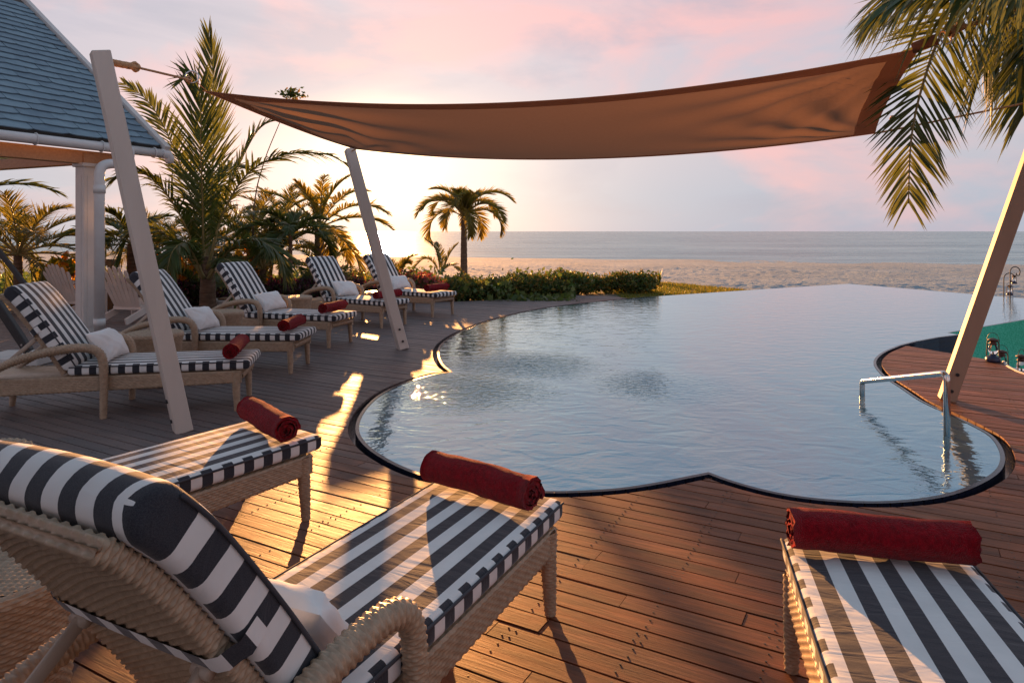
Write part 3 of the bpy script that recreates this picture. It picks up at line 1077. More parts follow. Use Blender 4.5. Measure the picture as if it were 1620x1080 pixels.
# ------------------------------------------------------------------ shade sail, poles, ropes
P1T, P2T, P3T, P4T = D(158, 82, 5.0), D(553, 236, 9.25), D(1669, 146, 5.95), D(1807, -68, 3.9)
def pole(name, label, foot, top, w, roll, m='pole'):
    t = (top - foot).normalized()
    o = thing(name, label, 'pole', foot, group='poles of the shade sail')
    mb = MB()
    a = Vector((0, 0, -.005)); b = top - foot
    up = Matrix.Rotation(roll, 3, 'Z') @ Vector((1, 0, 0))
    mb.beam(a, b, w, w, up, bev=.006)
    mb.build('post', M[m], o, smooth=False)
    side = (up - t * up.dot(t)).normalized()
    for h in (.10, .26):
        for sgn in (1, -1):
            c = t * h + side * (w / 2) * sgn
            bl = MB(); bl.tube([c, c + side * .012 * sgn], .016, 8)
            bl.build('bolt', M['black'], o, smooth=False)
pole('sail_pole', 'leaning white timber pole in front of the slate roof', G(290, 681), P1T, .125, radians(38))
pole('sail_pole', 'leaning white timber pole rising to the sun beside the pool', G(638, 552), P2T, .13, radians(-62))
pole('sail_pole', 'leaning timber pole on the small deck behind the steel handrail', G(1497, 632), P3T, .125, radians(70), 'pole_shaded')
pole('sail_pole', 'timber pole behind the lounger with the longest view of the pool', Vector((3.25, 3.45, 0)), P4T, .125, radians(50))

def sail():
    C1, C2, C3, C4 = D(320, 143, 5.55), D(563, 236, 9.0), D(1455, 76, 4.4), D(1385, 211, 6.5)
    S = thing('shade_sail', 'brown canvas shade sail stretched over the pool', 'shade sail', C1)
    o0 = np.array(C1)
    a, b, c, d = (np.array(q) for q in (C1, C2, C3, C4))
    nu, nv = 97, 41
    u = np.linspace(0, 1, nu)[:, None, None]; v = np.linspace(0, 1, nv)[None, :, None]
    near = a + (c - a) * u; far = b + (d - b) * u
    near = near + np.array([0, .10, -.20]) * 4 * u * (1 - u)
    far = far + np.array([0, -.10, -.20]) * 4 * u * (1 - u)
    le = a + (b - a) * v + np.array([.06, 0, -.05]) * 4 * v * (1 - v)
    re = c + (d - c) * v + np.array([-.06, 0, -.05]) * 4 * v * (1 - v)
    bil = (1 - u) * (1 - v) * a + u * (1 - v) * c + (1 - u) * v * b + u * v * d
    P = (1 - v) * near + v * far + (1 - u) * le + u * re - bil
    uu, vv = u[..., 0], v[..., 0]
    # tension folds running out of the corners
    z = 0
    for (cu, cv, n, ph, k) in ((0, 0, 16, .3, 1.5), (1, 0, 22, 1.1, 1.0), (0, 1, 13, .2, 1.2), (1, 1, 17, 2.0, .8)):
        du, dv = abs(uu - cu) * 3.0, abs(vv - cv)
        ang = np.arctan2(dv, du + 1e-6)
        rr = np.sqrt(du ** 2 + dv ** 2)
        z = z + k * .022 * np.sin(ang * n + ph) * np.exp(-((rr - .35) / .5) ** 2) * np.minimum(1, rr * 4)
    edge = np.minimum(np.minimum(vv, 1 - vv) * 6, 1) * np.minimum(np.minimum(uu, 1 - uu) * 14, 1)
    P = P + (z * edge)[..., None] * np.array([0, .3, 1.0])
    P = P - o0
    me = make_mesh('canvas', P.reshape(-1, 3), [grid_faces(nu, nv)], M['sail'])
    link('canvas', me, S)
    # doubled hem along the four edges, hung just below the cloth
    def hem(Q):
        n = len(Q)
        A = Q - np.array([0, 0, .004])
        me = make_mesh('hem', A.reshape(-1, 3), [grid_faces(A.shape[0], A.shape[1])], M['hem'])
        link('hem', me, S)
    hem(P[:, 0:3]); hem(P[:, -3:]); hem(P[-4:, 2:-2]); hem(P[0:4, 2:-2])
    # corner fittings and ropes
    def twist(p, q, r, turns, strands=3, name='rope'):
        p, q = np.array(p) - o0, np.array(q) - o0
        n = int(turns * 8) + 2
        t = np.linspace(0, 1, n)
        ax = (q - p); L = np.linalg.norm(ax); ax = ax / L
        s1 = np.cross(ax, (0, 0, 1.0)); s1 /= np.linalg.norm(s1); s2 = np.cross(ax, s1)
        mb = MB()
        for k in range(strands):
            th = t * turns * 2 * pi + k * 2 * pi / strands
            pts = p + (q - p) * t[:, None] + r * .55 * (np.cos(th)[:, None] * s1 + np.sin(th)[:, None] * s2)
            mb.tube(pts, r * .55, 5)
        mb.build(name, M['rope'], S)
    def knot(p, r):
        mb = MB()
        p = np.array(p) - o0
        for k in range(3):
            R = Matrix.Rotation(k * 1.1, 3, 'X') @ Matrix.Rotation(k * .9, 3, 'Y')
            pts = [p + np.array(R @ Vector((cos(t) * r, sin(t) * r, .3 * r * sin(2 * t)))) for t in np.linspace(0, 2 * pi, 14, endpoint=False)]
            mb.tube(pts, r * .42, 6, closed=True)
        mb.build('knot', M['rope'], S)
    def ring(p, r, axis):
        mb = MB()
        p = np.array(p) - o0
        ax = Vector(axis).normalized(); s1 = ax.orthogonal().normalized(); s2 = ax.cross(s1)
        pts = [p + np.array(s1 * cos(t) * r + s2 * sin(t) * r) for t in np.linspace(0, 2 * pi, 24, endpoint=False)]
        mb.tube(pts, .006, 6, closed=True)
        mb.build('ring', M['steel'], S)
    r0 = D(298, 126, 5.5)
    A1 = P1T + Vector((.05, .02, -.07)); A2 = D(213, 106, 5.17)
    twist(A1, A2, .026, 9, 3, 'rope_chain'); knot(A2, .03)
    twist(A2, r0, .009, 40, 3); knot(r0, .022)
    ring(D(304, 122, 5.52), .05, (.3, -1, .2))
    st = MB(); st.beam(np.array(D(308, 127, 5.53)) - o0, np.array(C1) - o0 + [.03, 0, 0], .035, .006); st.build('corner_strap', M['hem'], S)
    C3r = D(1490, 60, 4.32)
    st = MB(); st.beam(np.array(C3) - o0 + [-.05, .0, -.004], np.array(D(1483, 62, 4.33)) - o0, .075, .006, (0, 1, .6)); st.build('corner_strap', M['sail'], S)
    ring(C3r + Vector((.02, 0, .0)), .045, (.25, -1, .35))
    k3 = D(1523, 43, 4.26)
    knot(D(1506, 50, 4.3), .028); knot(k3 + Vector((-.01, 0, .01)), .024)
    twist(D(1506, 50, 4.3), P4T + Vector((-.03, 0, -.05)), .013, 60, 3)
    twist(C4 + Vector((.01, 0, .0)), P3T + Vector((-.04, 0, -.05)), .009, 60, 3)
    knot(D(1412, 187, 6.45), .02)
    twist(C2, P2T + Vector((.02, 0, -.03)), .009, 8, 3)
sail()

# ------------------------------------------------------------------ handrail
def handrail():
    foot = G(1498, 689)
    H = thing('pool_handrail', 'bent polished steel handrail standing in the pool water', 'handrail', foot)
    top = D(1498, 590, foot.y)
    far = D(1364, 603, 6.44)
    low = Vector((far.x + .005, far.y + .01, -.25))
    poly = [Vector((foot.x, foot.y, -.3)), top, far, low]
    pts = [poly[0]]
    for k, rad in ((1, .065), (2, .035)):
        p0, p1, p2 = poly[k - 1], poly[k], poly[k + 1]
        a_, b_ = (p0 - p1).normalized(), (p2 - p1).normalized()
        for t in np.linspace(0, 1, 9):
            pts.append((p1 + a_ * rad) * (1 - t) ** 2 + p1 * 2 * t * (1 - t) + (p1 + b_ * rad) * t ** 2)
    pts.append(poly[-1])
    pts = np.array([tuple(p) for p in pts]) - np.array(foot)
    mb = MB(); mb.tube(pts, .024, 18)
    mb.build('rail', M['steel'], H)
handrail()

# ------------------------------------------------------------------ woven surfaces
def weave_grid(P, N, cu, cv, amp, wrap_v=False, sv=3, su=3):
    """P, N sampled (nu, nv, 3): u runs along the strands, v across them; su and sv samples a cell"""
    nu, nv = P.shape[:2]
    i = np.arange(nu)[:, None]; j = np.arange(nv)[None, :]
    row = (j // sv)
    mid = (j % sv) != 0
    c = np.cos(pi * ((i + .5) / su + row))
    h = np.where(mid, amp * np.where(c > 0, np.sqrt(np.abs(c)), -.45 * np.sqrt(np.abs(c))), -amp * 1.15)
    return P + N * h[..., None]

def woven_tube(path, r, cell_u=.015, cell_v=.011, amp=.0042):
    """strands wind round the tube"""
    path = np.asarray([tuple(p) for p in path], float)
    d = np.concatenate([[0], np.cumsum(np.linalg.norm(np.diff(path, axis=0), axis=1))])
    rows = max(2, int(d[-1] / cell_v))
    NR = rows * 3 + 1
    Pc = resample(path, n=NR)
    sN = np.linspace(0, 1, NR)
    rr = np.interp(sN, np.linspace(0, 1, len(np.atleast_1d(r))), np.atleast_1d(r)) if np.ndim(r) else np.full(NR, float(r))
    Pp, T, N, B = frames(Pc)
    k = max(6, int(2 * pi * rr.mean() / cell_u / 2) * 2)       # even number of cells
    th = np.linspace(0, 2 * pi, k * 3, endpoint=False)
    nrm = np.cos(th)[:, None, None] * N[None] + np.sin(th)[:, None, None] * B[None]
    P = Pp[None] + rr[None, :, None] * nrm
    V = weave_grid(P, nrm, cell_u, cell_v, amp)
    F = grid_faces(k * 3, NR, wrap_u=True)
    nv = NR
    caps = [np.arange(k * 3) * nv, (np.arange(k * 3) * nv + nv - 1)[::-1]]
    return V.reshape(-1, 3), [F, np.array(caps)]

def rect_loop(w, h, cell):
    """points and outward normals of a rounded rectangle (y,z), walked evenly"""
    r = min(w, h) * .28
    pts = []
    for (cx, cy, a0) in ((w / 2 - r, h / 2 - r, 0), (-w / 2 + r, h / 2 - r, pi / 2), (-w / 2 + r, -h / 2 + r, pi), (w / 2 - r, -h / 2 + r, 1.5 * pi)):
        for t in np.linspace(0, pi / 2, 5):
            pts.append((cx + r * cos(a0 + t), cy + r * sin(a0 + t)))
    pts.append(pts[0])
    per = np.sum(np.linalg.norm(np.diff(np.array(pts), axis=0), axis=1))
    k = max(6, int(per / cell / 2) * 2)
    Q = resample(np.array(pts), n=k * 3 + 1)[:-1]
    t = np.roll(Q, -1, 0) - np.roll(Q, 1, 0)
    nn = np.stack([t[:, 1], -t[:, 0]], 1)
    nn /= np.linalg.norm(nn, axis=1)[:, None]
    return Q, nn, k

# ------------------------------------------------------------------ lounger
SL, SWD, STOP, STH = 1.43, .60, .435, .078       # seat length, width, top height, cushion thickness
BL = .84
def back_path(n):
    s = np.linspace(0, BL, n)
    th = np.radians(59.5 - 8 * (s / BL) - 12 * np.maximum(0, s / BL - .75) / .25 * (s / BL > .75))
    ds = np.gradient(s)
    x = .035 - np.concatenate([[0], np.cumsum((np.cos(th) * ds)[:-1])])
    z = .405 + np.concatenate([[0], np.cumsum((np.sin(th) * ds)[:-1])])
    return np.stack([x, z], 1), np.stack([np.sin(th), np.cos(th)], 1), np.stack([-np.cos(th), np.sin(th)], 1)

def cushion(name, C, Nn, s, width, thick, re=.03, rc=.024, crown=.008, side_end=0.0):
    """loft along the centre line C (x,z) with normals Nn; stripes come from the UV map"""
    k = len(C)
    loop = []
    h, w = .5, .5
    ns = 23
    for q in np.linspace(-1, 1, ns): loop.append((q * (width / 2 - rc), thick / 2, 'T'))
    for t in (pi / 2 * np.array([.75, .5, .25])): loop.append((width / 2 - rc + rc * cos(t), thick / 2 - rc + rc * sin(t), 'C'))
    loop.append((width / 2, thick / 2 - rc, 'S')); loop.append((width / 2, -thick / 2 + rc, 'S'))
    for t in (-pi / 2 * np.array([.25, .5, .75])): loop.append((width / 2 - rc + rc * cos(t), -thick / 2 + rc + rc * sin(t), 'C'))
    for q in np.linspace(1, -1, 5): loop.append((q * (width / 2 - rc), -thick / 2, 'B'))
    for t in (pi / 2 * np.array([.75, .5, .25])): loop.append((-width / 2 + rc - rc * cos(t), -thick / 2 + rc - rc * sin(t), 'C'))
    loop.append((-width / 2, -thick / 2 + rc, 'S')); loop.append((-width / 2, thick / 2 - rc, 'S'))
    for t in (pi / 2 * np.array([.25, .5, .75])): loop.append((-width / 2 + rc - rc * cos(t), thick / 2 - rc + rc * sin(t), 'C'))
    L = np.array([(a, b) for a, b, _ in loop])
    m = len(L)
    Ltot = s[-1]
    u0 = 41.93 - (Ltot - side_end) / .055 % 2        # the side ends in a dark block
    V = []
    for i in range(k):
        d = min(s[i], Ltot - s[i])
        f = sqrt(max(0.0, re * re - max(0.0, re - d) ** 2)) / re
        sc = 1 - (1 - f) * (2 * re / thick) * .98
        wsc = 1 - (1 - f) * .085
        cr = crown * f * (1 - (2 * L[:, 0] / width) ** 2) * np.where(L[:, 1] > thick * .4, 1, 0)
        y = L[:, 0] * wsc
        nn = L[:, 1] * sc + cr
        V.append(np.stack([C[i, 0] + Nn[i, 0] * nn, y, C[i, 1] + Nn[i, 1] * nn], 1))
    V = np.concatenate(V)
    F, UV = [], []
    for i in range(k - 1):
        for j in range(m):
            j2 = (j + 1) % m
            F.append([i * m + j, i * m + j2, (i + 1) * m + j2, (i + 1) * m + j])
            my = (L[j] + L[j2]) / 2
            dv = L[j2] - L[j]
            side = loop[j][2] in 'SC' or loop[j2][2] in 'SC'
            for (ii, jj) in ((i, j), (i, j2), (i + 1, j2), (i + 1, j)):
                if side:
                    UV.append((min(s[ii], Ltot - side_end) / .055 + u0, .5))
                else:
                    UV.append(((L[jj, 0] / width + .5) * 11.0 * .9998 + .0001 + 20, s[ii]))
    caps = []
    capuv = []
    for base in (0, (k - 1) * m):
        ring = list(range(base, base + m))
        caps.append(ring if base else ring[::-1])
        for q in (ring if base else ring[::-1]):
            capuv.append(((L[q - base, 0] / width + .5) * 11.0 * .9998 + 20, 0))
    return make_mesh(name, V, [np.array(F), np.array(caps)], M['stripe'], None, UV + capuv)

def side_piping(C, Nn, s, width, thick, off, lo, hi):
    """thin dark cord along both top edges of a cushion"""
    out = []
    nn = thick / 2 - .016 + off
    idx = [i for i in range(len(s)) if lo < s[i] < s[-1] - hi]
    for sy in (-1, 1):
        mb = MB()
        mb.tube([(C[i, 0] + Nn[i, 0] * nn, sy * (width / 2 + .001), C[i, 1] + Nn[i, 1] * nn) for i in idx], .0055, 6)
        out.append(mb)
    return out

def make_lounger(label):
    T = thing('sun_lounger', label, 'sun lounger', group='striped sun loungers on the deck')
    rat = M['rattan']
    # side rails: strands run along the rail, rows go round it
    fr = MB()
    for sy in (-1, 1):
        n = int(2.16 / .02) * 3 + 1
        xs = np.linspace(-.80, 1.36, n)
        Q, nn, kk = rect_loop(.048, .13, .0135)
        nq = len(Q)
        htop = .347
        hh = np.interp(xs, [-.8, -.2, 1.36], [.150, .135, .105])
        P = np.zeros((n, nq, 3)); N = np.zeros((n, nq, 3))
        P[:, :, 0] = xs[:, None]
        P[:, :, 1] = sy * .272 + Q[None, :, 0]
        P[:, :, 2] = htop - hh[:, None] / 2 + Q[None, :, 1] * hh[:, None] / .13
        N[:, :, 1] = nn[None, :, 0]; N[:, :, 2] = nn[None, :, 1]
        V = weave_grid(P, N, .02, .0135, .0028)
        ring0 = np.arange(nq)[::-1]; ring1 = (n - 1) * nq + np.arange(nq)
        fr.add(V.reshape(-1, 3), [grid_faces(n, nq, wrap_v=True), np.array([ring0, ring1])])
    for x in (1.345, -.79):
        V, Fs = woven_tube([(x, -.25, .295), (x, .25, .295)], .030, .016, .0125)
        fr.add(V, Fs)
    fr.box((.30, 0, .335), (2.1, .50, .018))
    frame = fr.build('frame', rat, T)
    for x, sy in ((1.315, -1), (1.315, 1), (-.66, -1), (-.66, 1)):
        V, Fs = woven_tube([(x, sy * .272, .34), (x + .005, sy * .276, .18), (x + .012 * (1 if x > 0 else -1), sy * .28, 0.0)], [.036, .031, .023], .015, .012, .0022)
        link('leg', make_mesh('leg', V, Fs, rat), T)
    for sy in (-1, 1):
        y = sy * .335
        ctrl = [(-.70, y - sy * .02, .30), (-.56, y, .40), (-.36, y, .50), (-.12, y, .565), (.08, y, .590), (.20, y, .580), (.265, y, .535), (.29, y, .45), (.295, y, .28), (.29, y, 0.0)]
        V, Fs = woven_tube(spline(ctrl, 8), [.026, .030, .034, .036, .037, .036, .034, .030, .026], .0155, .0125, .0033)
        link('armrest', make_mesh('armrest', V, Fs, rat), T)
    # backrest shell
    rows = int(BL / .0115)
    C, Nn, Tn = back_path(rows * 3 + 1)
    Q, nn, kk = rect_loop(.53, .045, .017)
    off = -.080
    P = np.zeros((len(Q), len(C), 3)); N = np.zeros_like(P)
    P[:, :, 0] = C[None, :, 0] + Nn[None, :, 0] * (Q[:, None, 1] + off)
    P[:, :, 1] = Q[:, None, 0]
    P[:, :, 2] = C[None, :, 1] + Nn[None, :, 1] * (Q[:, None, 1] + off)
    N[:, :, 0] = Nn[None, :, 0] * nn[:, None, 1]; N[:, :, 1] = nn[:, None, 0]; N[:, :, 2] = Nn[None, :, 1] * nn[:, None, 1]
    # close the top edge with a few more woven rows
    ex = []
    for q in (.8, .5, .25, 0.0):
        A = P[:, -1:].copy()
        A[:, 0, 0] = C[-1, 0] + Nn[-1, 0] * (Q[:, 1] * q + off) + Tn[-1, 0] * .006
        A[:, 0, 2] = C[-1, 1] + Nn[-1, 1] * (Q[:, 1] * q + off) + Tn[-1, 1] * .006
        ex.append(A)
    P = np.concatenate([P] + ex, 1)
    NT = np.zeros((len(Q), 4, 3)); NT[:, :, 0] = Tn[-1, 0]; NT[:, :, 2] = Tn[-1, 1]
    N = np.concatenate([N, NT], 1)
    V = weave_grid(P, N, .017, .0125, .0036)
    bk = MB()
    nv = len(C) + 4
    bk.add(V.reshape(-1, 3), [grid_faces(len(Q), nv, wrap_u=True), np.array([np.arange(len(Q)) * nv, (np.arange(len(Q)) * nv + nv - 1)[::-1]])])
    bk.build('backrest_frame', rat, T)
    # struts that prop the back
    for sy in (-1, 1):
        st = MB()
        i = int(len(C) * .45)
        p = C[i] + Nn[i] * (off - .03)
        st.beam((p[0], sy * .2, p[1]), (-.62, sy * .235, .33), .035, .014, (0, 1, 0), bev=.003)
        st.tube([(p[0], sy * .18, p[1]), (p[0], sy * .225, p[1])], .016, 10)
        st.build('strut', M['strut'], T)
    # seat cushion
    s = np.unique(np.concatenate([np.array([0, .003, .009, .018, .03]), np.linspace(.03, SL - .03, 30), SL - np.array([0, .003, .009, .018, .03])]))
    C2 = np.stack([s, np.full(len(s), STOP - STH / 2)], 1); N2 = np.tile([0.0, 1.0], (len(s), 1)); T2 = np.tile([1.0, 0.0], (len(s), 1))
    sc = link('seat_cushion', cushion('seat_cushion', C2, N2, s, SWD, STH), T)
    for mb in side_piping(C2, N2, s, SWD, STH, .006, .01, .01): mb.build('piping', M['piping'], sc)
    # back cushion
    s = np.unique(np.concatenate([np.array([0, .004, .012, .024, .04]), np.linspace(.04, BL - .07, 22), BL - np.array([0, .002, .006, .012, .02, .03, .042, .055])]))
    Cf, Nf, Tf = back_path(400)
    sf = np.linspace(0, BL, 400)
    def it(A): return np.stack([np.interp(s, sf, A[:, 0]), np.interp(s, sf, A[:, 1])], 1)
    C3, N3, T3 = it(Cf), it(Nf), it(Tf)
    bc = link('back_cushion', cushion('back_cushion', C3, N3, s, SWD, .112, .052, .026, .012, .06), T)
    for mb in side_piping(C3, N3, s, SWD, .112, .004, .01, .05): mb.build('piping', M['piping'], bc)
    # striped band tied round the shell
    i = int(len(C) * .50)
    w = .026
    yy = np.concatenate([np.full(3, .304), np.linspace(.304, -.304, 23), np.full(3, -.304)])
    yy[3:6] = .29, .275, .25; yy[23:26] = -.25, -.275, -.29
    oo = np.concatenate([[-.01, -.035, -.06], np.full(23, off - .029), [-.06, -.035, -.01]])
    oo[3] = oo[25] = -.075; oo[4] = oo[24] = off - .018
    sag = np.concatenate([np.zeros(3), -.012 * (1 - np.linspace(-1, 1, 23) ** 2), np.zeros(3)])
    Va, UV, F = [], [], []
    dist = np.concatenate([[0], np.cumsum(np.sqrt(np.diff(yy) ** 2 + np.diff(oo) ** 2))])
    for q in range(len(yy)):
        for sg in (-1, 1):
            c = C[i] + Nn[i] * oo[q] + Tn[i] * (sg * w + sag[q])
            Va.append((c[0], yy[q], c[1]))
    for q in range(len(yy) - 1):
        F.append([2 * q, 2 * q + 2, 2 * q + 3, 2 * q + 1])
        for qq in (q, q + 1, q + 1, q): UV.append((dist[qq] / .055 + 41, .5))
    link('strap', make_mesh('strap', Va, [np.array(F)], M['stripe'], None, UV), T)
    return T

LG = [  # foot-end centre, axis angle, label
    ((-2.33, 6.20), 11, 'striped lounger nearest the white porch post'),
    ((-2.30, 7.72), -2, 'striped lounger second from the porch in the row beside the pool'),
    ((-2.25, 9.30), -17, 'striped lounger third from the porch, middle of the row'),
    ((-1.85, 11.10), -33, 'striped lounger behind the foot of the leaning pole by the pool'),
    ((-1.19, 12.50), -35, 'striped lounger farthest from the porch, beside the flowering hedge'),
    ((-1.283, 3.914), 56, 'striped lounger between the leaning white pole and the big front lounger'),
    ((-.049, 2.982), 63.4, 'large striped lounger seen from behind its woven back'),
    ((1.282, 2.441), 76.1, 'striped lounger at the right corner of the deck below the pool'),
]
def place(foot, ang):
    a = radians(ang)
    return Vector((foot[0] - SL * cos(a), foot[1] - SL * sin(a), 0)), a
proto = make_lounger(LG[0][2])
LO = []
for k, (foot, ang, lab) in enumerate(LG):
    loc, a = place(foot, ang)
    if k == 0:
        proto.location = loc; proto.rotation_euler = (0, 0, a); o = proto
    else:
        o = copy_tree(proto, lab, loc, a)
    LO.append((o, loc, a))

# the right corner lounger has its back let down further
for c in kids(LO[7][0]):
    nm = c.name.split('.')[0]
    if nm in ('backrest_frame', 'back_cushion', 'strap'):
        c.matrix_basis = Matrix.Translation((.02, 0, .37)) @ Matrix.Rotation(radians(-38), 4, 'Y') @ Matrix.Translation((-.02, 0, -.37))
    elif nm == 'strut':
        c.matrix_basis = Matrix.Translation((-.62, 0, .33)) @ Matrix.Rotation(radians(-22), 4, 'Y') @ Matrix.Diagonal((.62, 1, .62, 1)) @ Matrix.Translation((.62, 0, -.33))

def on_lounger(k, x, y, z):
    o, loc, a = LO[k]
    return Vector((loc.x + x * cos(a) - y * sin(a), loc.y + x * sin(a) + y * cos(a), z))

# ------------------------------------------------------------------ pillows
def pillow_mesh(seed, w=.50, h=.30, t=.085):
    rg = np.random.default_rng(seed)
    n, m = 45, 31
    u = np.linspace(-1, 1, n)[:, None]; v = np.linspace(-1, 1, m)[None, :]
    puff = (np.maximum(0, 1 - np.abs(u) ** 2.6) * np.maximum(0, 1 - np.abs(v) ** 2.6)) ** .55
    pin_u = 1 - .07 * (1 - np.abs(v) ** 2) * np.abs(u) ** 4
    pin_v = 1 - .09 * (1 - np.abs(u) ** 2) * np.abs(v) ** 4
    X = u * w / 2 * pin_u; Yv = v * h / 2 * pin_v
    ph = rg.uniform(0, 6, 6)
    wr = .004 * np.sin(u * 5 + v * 3 + ph[0]) + .004 * np.sin(u * 3 - v * 5 + ph[1]) + .0015 * np.sin(u * 15 + v * 11 + ph[2])
    # creases fanning out of the corners
    for su in (-1, 1):
        for sv in (-1, 1):
            d = np.hypot(u - su, (v - sv) * .6); a = np.arctan2((v - sv) * .6 * -sv, (u - su) * -su + 1e-6)
            wr = wr + .009 * np.sin(a * 12 + ph[3]) * np.exp(-(d / .55) ** 2)
    Zt = puff * t + wr * np.minimum(1, puff * 1.6)
    Zb = -puff * t * .8
    Vt = np.stack([X + 0 * v, Yv + 0 * u, Zt], -1).reshape(-1, 3); Vb = np.stack([X + 0 * v, Yv + 0 * u, Zb], -1).reshape(-1, 3)
    F = grid_faces(n, m)
    return make_mesh('pillow', np.concatenate([Vt, Vb]), [F, F[:, ::-1] + n * m], M['pillow'])
PL = ['white pillow on the lounger nearest the porch post', 'white pillow on the second lounger from the porch', 'white pillow on the middle lounger of the poolside row',
      'white pillow on the lounger behind the leaning pole foot', 'white pillow on the lounger by the flowering hedge', None, 'plump white pillow tucked behind the big front lounger back', None]
pm = [pillow_mesh(s) for s in (1, 2, 3)]
for k, lab in enumerate(PL):
    if lab is None: continue
    o = link('pillow', pm[k % 3])
    a = LO[k][2]
    x = .20 if k != 6 else .125
    o.location = on_lounger(k, x, .02 if k != 6 else -.03, STOP + (.130 if k != 6 else .095))
    if k == 6: o.scale = (.82, .82, .9)
    tilt = radians(52 if k != 6 else 50)
    R = Matrix.Rotation(a, 4, 'Z') @ Matrix.Rotation(radians(random.uniform(-5, 5)), 4, 'X') @ Matrix.Rotation(tilt, 4, 'Y') @ Matrix.Rotation(radians(90), 4, 'Z')
    o.rotation_euler = R.to_euler()
    tag(o, lab, 'pillow', 'pillows on the loungers')

# ------------------------------------------------------------------ rolled towels
def towel_mesh(seed, length=.57, R=.076):
    rg = np.random.default_rng(seed)
    turns = 3.6; n = 92; m = 15
    th = np.linspace(0, turns * 2 * pi, n)
    r = .012 + (R - .012) * th / th[-1]
    pitch = (R - .012) / turns
    t = pitch * .86
    x = np.linspace(-.5, .5, m) * length
    V = []
    for side in (0, 1):
        rr = r - (t if side else 0)
        rr = np.maximum(rr, .004)
        wob = .0025 * np.sin(th[:, None] * 1.3 + x[None] * 14 + rg.uniform(0, 6)) + .0016 * rg.normal(size=(n, m))
        ex = (th / th[-1] - .5)[:, None] * .012 * np.sign(x)[None] * (np.abs(x) > length * .45)[None]
        Rr = rr[:, None] + wob
        fl = 1 - .07 * (np.sin(th)[:, None] < -.6)
        V.append(np.stack([x[None] + ex + .004 * rg.normal(size=(n, 1)) * (np.abs(x) > length * .45)[None], Rr * np.cos(th)[:, None], Rr * np.sin(th)[:, None] * fl], -1).reshape(-1, 3))
    F = grid_faces(n, m)
    N = n * m
    e0 = np.array([[i * m, (i + 1) * m, (i + 1) * m + N, i * m + N] for i in range(n - 1)])
    e1 = np.array([[i * m + m - 1, i * m + m - 1 + N, (i + 1) * m + m - 1 + N, (i + 1) * m + m - 1] for i in range(n - 1)])
    e2 = np.array([[(n - 1) * m + j, (n - 1) * m + j + N, (n - 1) * m + j + 1 + N, (n - 1) * m + j + 1] for j in range(m - 1)])
    return make_mesh('rolled_towel', np.concatenate(V), [F, F[:, ::-1] + N, e0, e1, e2], M['towel'])
tw = [towel_mesh(s) for s in (4, 5, 6)]
TL = ['rolled red towel on the lounger nearest the porch post', 'rolled red towel on the second lounger from the porch', 'rolled red towel on the middle lounger of the poolside row',
      'rolled red towel crossed by the leaning pole', 'rolled red towel on the farthest lounger by the hedge', 'rolled red towel showing its spiral end beside the deck sunlight',
      'rolled red towel at the foot of the big front lounger', 'long rolled red towel on the lounger at the right corner']
TP = [(1.27, -.02, 2), (1.24, .0, 2), (1.22, .0, 3), (1.20, .0, 2), (1.20, -.02, 3), (1.27, -.02, -16), (1.27, .02, -10), (1.285, .01, 1)]
for k, lab in enumerate(TL):
    o = link('rolled_towel', tw[k % 3])
    x, y, da = TP[k]
    o.location = on_lounger(k, x, y, STOP + .079)
    o.rotation_euler = (radians(random.uniform(-40, 40)), 0, LO[k][2] + pi / 2 + radians(da))
    if k == 7: o.scale = (.97, 1.06, 1.06); o.location.z += .004
    if k == 6: o.scale = (.95, 1, 1)
    tag(o, lab, 'towel', 'rolled red towels')

# ------------------------------------------------------------------ woven side tables
def make_table(label):
    T = thing('side_table', label, 'side table', group='woven side tables between the loungers')
    zs = resample(np.array([(.205, .0), (.215, .12), (.235, .30), (.252, .44), (.262, .475), (.268, .50), (.262, .522), (.245, .532)]), n=42 * 3 + 1)
    k = int(2 * pi * .24 / .018 / 2) * 2
    th = np.linspace(0, 2 * pi, k * 3, endpoint=False)
    t = np.gradient(zs, axis=0); nr = np.stack([t[:, 1], -t[:, 0]], 1); nr /= np.linalg.norm(nr, axis=1)[:, None]
    P = np.stack([zs[None, :, 0] * np.cos(th)[:, None], zs[None, :, 0] * np.sin(th)[:, None], np.repeat(zs[None, :, 1], len(th), 0)], -1)
    N = np.stack([nr[None, :, 0] * np.cos(th)[:, None], nr[None, :, 0] * np.sin(th)[:, None], np.repeat(nr[None, :, 1], len(th), 0)], -1)
    V = weave_grid(P, N, .018, .0135, .0036)
    link('body', make_mesh('body', V.reshape(-1, 3), [grid_faces(len(th), len(zs), wrap_u=True)], M['rattan']), T)
    # flat woven top
    n = 32 * 3 + 1
    g = np.linspace(-.25, .25, n)
    X, Y = np.meshgrid(g, g, indexing='ij')
    Pt = np.stack([X, Y, np.full_like(X, .530)], -1); Nt = np.zeros_like(Pt); Nt[..., 2] = 1
    V = weave_grid(Pt, Nt, .016, .016, .0035)
    F = grid_faces(n, n)
    c = Pt.reshape(-1, 3)[F].mean(1)
    F = F[np.hypot(c[:, 0], c[:, 1]) < .247]
    link('tabletop', make_mesh('tabletop', V.reshape(-1, 3), [F], M['rattan']), T)
    return T
tb = make_table('woven side table between the two loungers nearest the porch')
tb.location = (-3.62, 6.92, 0)
copy_tree(tb, 'woven side table between the second and middle loungers of the row', (-3.72, 8.75, 0), .4)
copy_tree(tb, 'woven side table between the middle lounger and the one behind the pole', (-3.42, 10.75, 0), 1.1)
copy_tree(tb, 'woven side table half hidden by the big front lounger back', (-1.60, 2.08, 0), .8)

